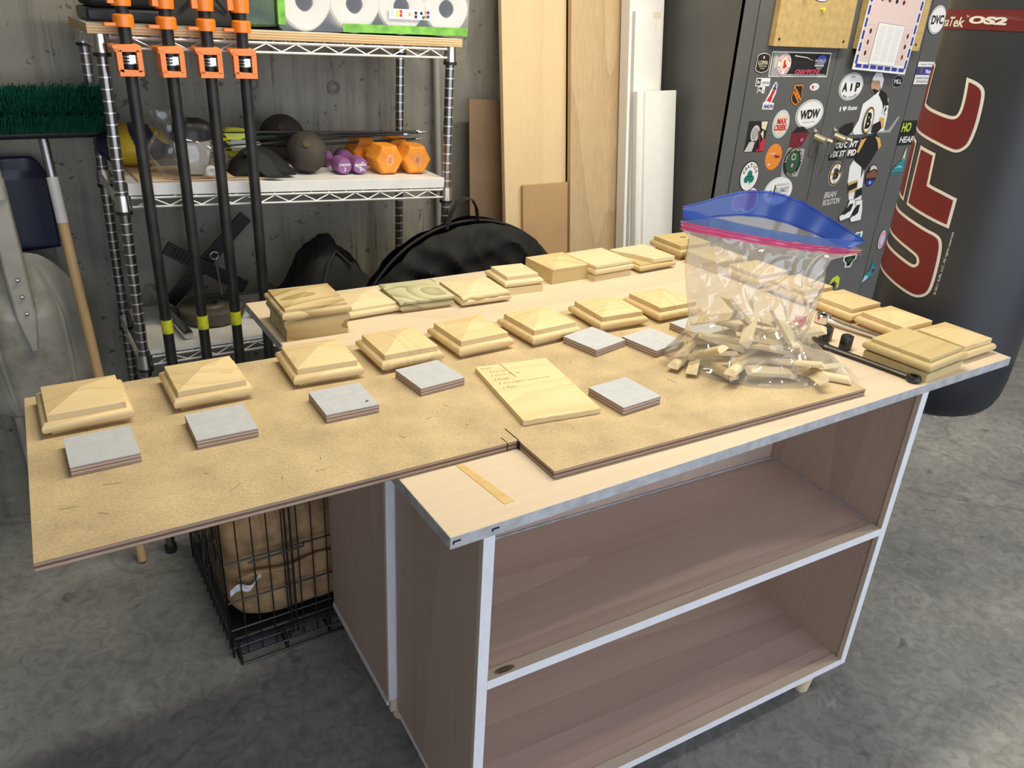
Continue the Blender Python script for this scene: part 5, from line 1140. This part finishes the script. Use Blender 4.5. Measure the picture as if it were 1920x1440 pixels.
S0 = math.atan2(CAM.y - BY, CAM.x - BX)
def onbag(name, polys, mats_, label=None, flip=False):
    b = MB(); mats = []
    for k, (sh, mat) in enumerate(zip(polys, mats_)):
        if mat not in mats: mats.append(mat)
        b2 = MB()
        for s_ in sh:
            if isinstance(s_, tuple): b2.geo(s_, Matrix())
            else: b2.poly(s_, Matrix())
        bmesh.ops.triangulate(b2.bm, faces=b2.bm.faces)
        for it in range(5):
            es = [e for e in b2.bm.edges if abs(e.verts[0].co.x - e.verts[1].co.x) > .010]
            if not es: break
            bmesh.ops.subdivide_edges(b2.bm, edges=es, cuts=1); bmesh.ops.triangulate(b2.bm, faces=b2.bm.faces)
        rr = BR + .0012 + .0008 * k; mp = {}
        for v in b2.bm.verts:
            a = S0 + v.co.x / BR; mp[v] = b.v((rr * cos(a), rr * sin(a), v.co.y))
        b.mi = mats.index(mat)
        for f in b2.bm.faces: b.face([mp[v] for v in f.verts])
        b2.bm.free()
    o = b.build(name, mats, t, recalc=False); return tag(o, label) if label else o
def inset(p, d):
    n = len(p); A = sum(p[i][0] * p[(i + 1) % n][1] - p[(i + 1) % n][0] * p[i][1] for i in range(n)); sg = 1 if A > 0 else -1; out = []
    for i in range(n):
        a, c, e = Vector(p[i - 1]), Vector(p[i]), Vector(p[(i + 1) % n])
        u = (c - a).normalized(); v = (e - c).normalized(); n1 = Vector((-u.y, u.x)) * sg; n2 = Vector((-v.y, v.x)) * sg
        m = (n1 + n2); k = max(.5, m.length_squared / 2); q = c + m / m.length_squared * 2 * d if m.length_squared > .4 else c + n1 * d
        out.append((q.x, q.y))
    return out
Uo = [(-.330, 1.088), (-.283, 1.078), (-.226, 1.070), (-.173, 1.064), (-.130, 1.056), (-.096, 1.048), (-.074, 1.044), (-.060, 1.036), (-.053, 1.021), (-.050, 1.005), (-.047, .970), (-.046, .925), (-.048, .903), (-.056, .888), (-.074, .878), (-.095, .878), (-.132, .886), (-.181, .896), (-.239, .904), (-.330, .912), (-.330, .990), (-.275, .980), (-.204, .972), (-.153, .964), (-.118, .956), (-.107, .955), (-.101, .961), (-.104, .972), (-.113, .979), (-.150, .989), (-.192, .997), (-.250, 1.004), (-.330, 1.012)]
F1o = [(-.330, 1.258), (-.224, 1.240), (-.208, 1.094), (-.330, 1.110)]
F2o = [(-.195, 1.234), (-.133, 1.225), (-.127, 1.153), (-.086, 1.144), (-.050, 1.134), (-.049, 1.062), (-.078, 1.068), (-.119, 1.077), (-.188, 1.090)]
Co = [(-.258, 1.425), (-.232, 1.416), (-.234, 1.382), (-.230, 1.330), (-.215, 1.325), (-.149, 1.316), (-.113, 1.312), (-.104, 1.318), (-.101, 1.334), (-.102, 1.359), (-.107, 1.399), (-.089, 1.395), (-.073, 1.389), (-.062, 1.381), (-.056, 1.369), (-.053, 1.343), (-.051, 1.300), (-.055, 1.261), (-.063, 1.246), (-.079, 1.235), (-.097, 1.236), (-.149, 1.248), (-.264, 1.264), (-.315, 1.272), (-.325, 1.290), (-.325, 1.330), (-.300, 1.380), (-.278, 1.420)]
def soften(p, it=2):
    for _ in range(it):
        out = []; n = len(p)
        for i in range(n):
            a, c, e = Vector(p[i - 1]), Vector(p[i]), Vector(p[(i + 1) % n])
            if (c - a).angle(e - c, 0) < R(62): out += [tuple(c + (a - c) * .25), tuple(c + (e - c) * .25)]
            else: out.append(tuple(c))
        p = out
    return p
Uo, Co = soften(Uo), soften(Co); W_ = .0072
onbag('letter_print', [[Uo], [inset(Uo, W_)]], [BAGWH, BAGRED], 'red U with a white outline')
onbag('letter_print', [[F1o, F2o], [inset(F1o, W_), inset(F2o, W_)]], [BAGWH, BAGRED], 'red F with a white outline')
onbag('letter_print', [[Co], [inset(Co, W_)]], [BAGWH, BAGRED], 'red C with a white outline')
band = [(-.30 + .6 * k / 20, 1.495 + .010 * (k / 20)) for k in range(21)]; band += [(x, y + .042) for x, y in band[::-1]]
onbag('name_band', [[band], [move(text('VersaTek', .021, .12, .150, bold=.02), -.229, 1.512), move(text('TM', .005), -.149, 1.524), move(text('OS2', .016, .1, .088, bold=.06), -.098, 1.518)]], [BAGRED, BAGWH], 'dark red band with white lettering')
onbag('copyright_print', [[move(text('© 2011 Zuffa, LLC. All rights reserved.', .007, .0, .160, bold=.01), -.037, .977, pi / 2)]], [BAGWH], 'small white line of text')
b = MB()
for k in range(4):
    a = pi / 4 + pi / 2 * k; b.tube([(.14 * cos(a), .14 * sin(a), 1.925), (.0, .0, 2.25)], .006, 8)
b.build('hanging_strap', BLACKM, t)
b = MB(); b.cyl((0, 0, 2.24), (0, 0, 2.598), .008, n=12); b.cyl((0, 0, 2.58), (0, 0, 2.5995), .05, n=20); b.build('hanger_rod', STEEL, t)

# ------------------------------------------------------------------ loose wood pieces inside the zip bag
EX = Vector((.8348, -.5506, 0)); EN = Vector((.5506, .8348, 0)); ZC = Vector((.83, .235, HB))
def zp(e, n, z): return ZC + EX * e + EN * n + Vector((0, 0, z))
def piece(kind, l):
    t = thing('wood_piece', '', 'wood piece')
    b = MB()
    if kind == 0: pr = [(-.011, 0), (.011, 0), (.0115, .004), (.009, .009), (.004, .012), (-.003, .0125), (-.009, .010), (-.0115, .005)]
    elif kind == 1: pr = [(-.010, 0), (.012, 0), (.012, .003), (.004, .005), (-.004, .012), (-.010, .013)]
    else: pr = [(-.012, 0), (.012, 0), (.012, .006), (-.002, .010), (-.012, .010)]
    c = .008
    b.loops([[(-l / 2 + (c * y / .012), x, y) for x, y in pr], [(l / 2 - (c * y / .012), x, y) for x, y in pr]]); b.build('piece_body', PINE2, t, .0006)
    b = MB(); b.loops([[(l / 2 - .0002 - (c * y / .012) + .0004, x * .9, y * .9 + .0005) for x, y in pr]], True, False); b.build('cut_end', PINE, t)
    return t
PR = [piece(0, .122), piece(1, .112), piece(2, .098)]
random.seed(21); spots = []
fixed = [(-.150, -.040, .003, 62, 4, 0), (-.128, -.060, .004, 74, 3, 1), (-.140, -.020, .014, 66, 6, 2), (-.105, -.068, .016, 108, 30, 0), (-.085, -.085, .003, 118, 4, 2)]
for f_ in fixed: spots.append(f_)
for lay_, (n_, zz, ex_, en_) in enumerate(((8, .003, .115, .075), (7, .017, .100, .060), (6, .031, .085, .050), (4, .045, .065, .040), (2, .058, .04, .025))):
    for k in range(n_):
        e = -ex_ + 2 * ex_ * (k + .5) / n_; nn = ((k % 2) * 2 - 1) * en_ * random.uniform(.35, 1)
        spots.append((e, nn, zz + random.uniform(0, .003), random.choice((random.uniform(-25, 25), random.uniform(40, 140))), random.uniform(-5, 5) + (random.choice((0, 14, -12)) if lay_ > 1 else 0), random.randrange(3)))
spots += [(.120, -.075, .003, 160, 0, 0), (.135, -.055, .012, 20, 0, 2), (.095, -.09, .015, 100, 4, 1), (.06, -.085, .022, 150, 10, 0), (.01, -.10, .014, 10, 4, 2), (-.05, -.095, .016, 60, 6, 0), (-.045, .0, .078, 35, 40, 0), (.045, -.035, .062, -60, 38, 2), (-.075, .02, .062, 150, 20, 1), (.075, -.02, .052, -20, -22, 0)]
for i, (e, n_, z, a, tilt, kd) in enumerate(spots):
    t = PR[kd] if i in (0, 1, 2) and kd == i else copy_tree(PR[kd])
    if i == 0: t = PR[0]
    elif i == 1: t = PR[1]
    elif i == 2: t = PR[2]
    t.location = zp(e, n_, z + abs(sin(R(tilt))) * .035); t.rotation_euler = (R(random.choice((0, 0, 0, 20, -25)) if z > .01 else 0), R(tilt), YAW * -1 + R(a))
    t['label'] = 'short pine moulding offcut among the pile inside the clear zip bag'; t['group'] = 'moulding offcuts in the zip bag'

# ------------------------------------------------------------------ the zip bag
t = thing('zip_bag', 'large clear zip bag with blue and pink closure standing on the worktop board', 'plastic bag', ZC)
rowsB = [(-.185, .0015, .185, .0015, .105), (-.184, .012, .178, .010, .112), (-.165, .030, .155, .026, .105), (-.146, .055, .122, .050, .092), (-.142, .085, .108, .078, .074), (-.148, .115, .110, .105, .056), (-.156, .150, .117, .140, .042),
         (-.162, .180, .119, .165, .034), (-.165, .208, .117, .185, .030), (-.166, .232, .114, .203, .028), (-.165, .250, .120, .222, .024), (-.180, .264, .150, .233, .020)]
def lerp_rows(v):
    k = v * (len(rowsB) - 1); i = min(int(k), len(rowsB) - 2); f = k - i; f = f * f * (3 - 2 * f) * .4 + f * .6
    return [a + (c - a) * f for a, c in zip(rowsB[i], rowsB[i + 1])]
def bagpt(side):
    def fn(u, v):
        l, zl, r, zr, d = lerp_rows(v)
        s = 2 * u - 1; e = l + (r - l) * u; z = zl + (zr - zl) * u
        edge = max(0, 1 - abs(s) ** 2.4)
        n = side * d * edge ** .75 - (.035 if side < 0 else 0) * edge * max(0, 1 - v * 2.6)
        q = Vector((e * 16, z * 11, side * 3.1)); w = min(1, edge * 3) * min(1, v * 9 + .15)
        cre = nz(q, 1.0) * .011 + nz(q, 2.3) * .006
        fold = (abs(nz((e * 26 + z * 14, z * 7 - e * 9, side * 5))) ** .6) * .010 * (1.5 - v) + (max(0, 1 - abs(nz((e * 19 - z * 23, z * 13 + e * 8, side * 7 + 2))) * 7)) * .006
        n += (cre - side * fold) * w
        z += .004 * nz((e * 30, z * 30, 8 + side)) * w
        p = EX * e + EN * n; p.z = max(.0008, z); return p
    return fn
b = MB(); b.grid(bagpt(-1), 90, 96); b.grid(bagpt(1), 90, 96)
# closed bottom sheet
def bot(u, v):
    a = bagpt(-1)(u, 0); c = bagpt(1)(u, 0); p = a + (c - a) * v; p.z = .0008; return p
b.grid(bot, 90, 6)
bmesh.ops.remove_doubles(b.bm, verts=b.bm.verts, dist=.0004)
b.build('bag_film', FILM, t, ang=180)
# folded corner flaps of film at the base, left and right
b = MB()
b.grid(lambda u, v: EX * (-.150 - .045 * u) + EN * (-.05 - .030 * v + .02 * u) + Vector((0, 0, .0012 + (.038 * (1 - u) ** 1.3) * (1 - .8 * abs(2 * v - 1) ** 2) + .003 * sin(14 * v) * (1 - u))), 12, 12)
b.build('film_corner', FILM, t, ang=180); b = MB()
b.grid(lambda u, v: EX * (.150 + .052 * u) + EN * (-.06 + .055 * v - .015 * u) + Vector((0, 0, .0012 + (.040 * (1 - u) ** 1.4) * (1 - .8 * abs(2 * v - 1) ** 2) + .003 * sin(11 * v) * (1 - u))), 12, 12)
b.build('film_corner', FILM, t, ang=180)
def strip(side, z0, z1, arch0, arch1, off):
    # bands above the film: front lip sags, back lip arches up and back
    def fn(u, v):
        l0 = -.180 - .006 * v; r0 = .150 + .028 * v + .0
        zl = .264 + (.304 - .264) * (z0 + (z1 - z0) * v); zr = .233 + (.262 - .233) * (z0 + (z1 - z0) * v)
        k = sin(pi * u) ** 1.25
        e = l0 + (r0 - l0) * u; z = zl + (zr - zl) * u + (arch0 + (arch1 - arch0) * v) * k
        n = side * .020 * (sin(pi * u) ** .8) + off * k * (.5 + .5 * v) + .0012 * sin(40 * u)
        p = EX * e + EN * n; p.z = z; return p
    return fn
b = MB(); b.grid(strip(-1, .0, .10, 0, 0, 0), 60, 2); b.grid(strip(-1, .28, .42, 0, 0, -.002), 60, 2); b.grid(strip(-1, .10, .28, 0, 0, -.001), 60, 2)
for v in (.12, .34): b.tube([strip(-1, v, v, 0, 0, 0)(k / 60, 0) + EN * -.0012 for k in range(61)], .0013, 6)
tag(b.build('zip_track', ZPINK, t, ang=180), 'pink zip track')
b = MB(); b.grid(strip(-1, .42, 1.0, 0, -.004, -.004), 60, 8); tag(b.build('front_lip', ZBLUE2, t, ang=180), 'translucent blue front lip')
b = MB(); b.grid(strip(1, 0., .45, .0, .024, .018), 60, 6); tag(b.build('back_film', FILM, t, ang=180), 'clear film behind the opening')
b = MB(); b.grid(strip(1, .45, 1.15, .024, .050, .030), 60, 8)
for v in (.5, 1.1): b.tube([strip(1, .45, 1.15, .024, .050, .030)(k / 60, (v - .45) / .7) for k in range(61)], .0011, 6)
tag(b.build('back_lip', ZBLUE, t, ang=180), 'blue arched back lip')

# ------------------------------------------------------------------ tools on the right of the worktop
t = thing('ratchet_wrench', 'chrome ratcheting wrench lying on the worktop in front of the post caps', 'wrench', (1.196, .340, H + .0115)); t.rotation_euler = (0, R(1.2), R(-77.5))
b = MB(); b.lathe([(.009, -.008), (.0145, -.011), (.0185, -.009), (.0190, 0), (.0185, .008), (.0150, .0115), (.009, .009)], 40, None, False, False)
for k in range(12):
    a = 2 * pi * k / 12; b.cyl((.0098 * cos(a), .0098 * sin(a), -.008), (.0098 * cos(a), .0098 * sin(a), .0095), .0022, n=8)
b.build('box_end', CHROME, t)
b = MB(); b.loops([[(x, w * cy, h * cz) for cy, cz in ((-1, -.5), (-.6, -1), (.6, -1), (1, -.5), (1, .5), (.6, 1), (-.6, 1), (-1, .5))] for x, w, h in ((.016, .009, .006), (.035, .0085, .0055), (.06, .0095, .0042), (.15, .0105, .0038), (.165, .012, .005), (.185, .013, .005))]); b.build('shank', CHROME, t)
b = MB(); b.prism([(.180, -.011), (.205, -.017), (.222, -.014), (.212, -.006), (.205, 0), (.212, .006), (.222, .014), (.205, .017), (.180, .011)], -.004, .004); b.build('open_end', CHROME, t, .001)
b = MB(); b.box(.085, .145, -.004, .004, .0036, .0040); b.build('stamped_panel', STEEL, t)
def socket(loc, lab, rz):
    t = thing('hex_socket', lab, 'socket', loc, rz, 'black hex sockets')
    r = .0150; b = MB(); n = 6; hexr = lambda z, k=1.: [(r * k * cos(2 * pi * i / n), r * k * sin(2 * pi * i / n), z) for i in range(n)]
    circ = lambda z, q: [(q * cos(2 * pi * i / 30), q * sin(2 * pi * i / 30), z) for i in range(30)]
    b.loops([hexr(.0, .93), hexr(.002), hexr(.030), hexr(.032, .93)], True, True); b.build('body', BLACKST, t, .0012)
    b = MB(); b.loops([circ(.0322, .0100), circ(.0335, .0092), circ(.0335, .0080), circ(.0323, .0076)], False, False); b.loops([circ(.03225, .0078)], False, True); b.build('mouth', BLACKM, t)
    return t
socket((1.108, .262, H), 'black hex socket standing behind the dark spanner, nearer the zip bag', .2)
socket((1.105, .205, H), 'black hex socket standing alone between the spanner and the flat-topped cap', .45)
t = thing('podger_spanner', 'long black spanner with a ring at its near end lying beside the flat-topped cap', 'spanner', (1.0885, .026, H + .0065)); t.rotation_euler = (0, 0, R(97.2))
b = MB(); b.lathe([(.0075, -.006), (.0125, -.0063), (.0150, -.003), (.0150, .003), (.0125, .0063), (.0075, .006)], 32, None, False, False); b.loops([[(.0075 * cos(2 * pi * k / 24), .0075 * sin(2 * pi * k / 24), z) for k in range(24)] for z in (-.006, .006)], False, False); b.build('ring_end', BLACKST, t)
b = MB(); b.loops([[(x, w * cy, h * cz) for cy, cz in ((-1, -.4), (-.6, -1), (.6, -1), (1, -.4), (1, .4), (.6, 1), (-.6, 1), (-1, .4))] for x, w, h in ((.013, .0070, .0045), (.03, .0060, .0042), (.11, .0068, .0042), (.19, .0088, .0045), (.205, .0125, .0052))]); b.build('shank', BLACKST, t)
b = MB(); b.prism([(.200, -.012), (.216, -.019), (.238, -.022), (.248, -.014), (.230, -.007), (.222, .0), (.230, .006), (.262, .010), (.258, .016), (.232, .020), (.214, .018), (.200, .012)], -.0052, .0052); b.build('open_jaw', BLACKST, t, .0012)
t = thing('red_wedge', 'small red plastic wedge at the right side of the zip bag', 'wedge', (1.120, .352, H), R(20))
b = MB(); b.prism([(-.055, -.008), (.026, -.013), (.026, .013), (-.055, .010)], 0, .009); b.prism([(.004, -.012), (.028, -.012), (.014, .012)], .009, .020); b.build('wedge_body', REDPL, t, .002)
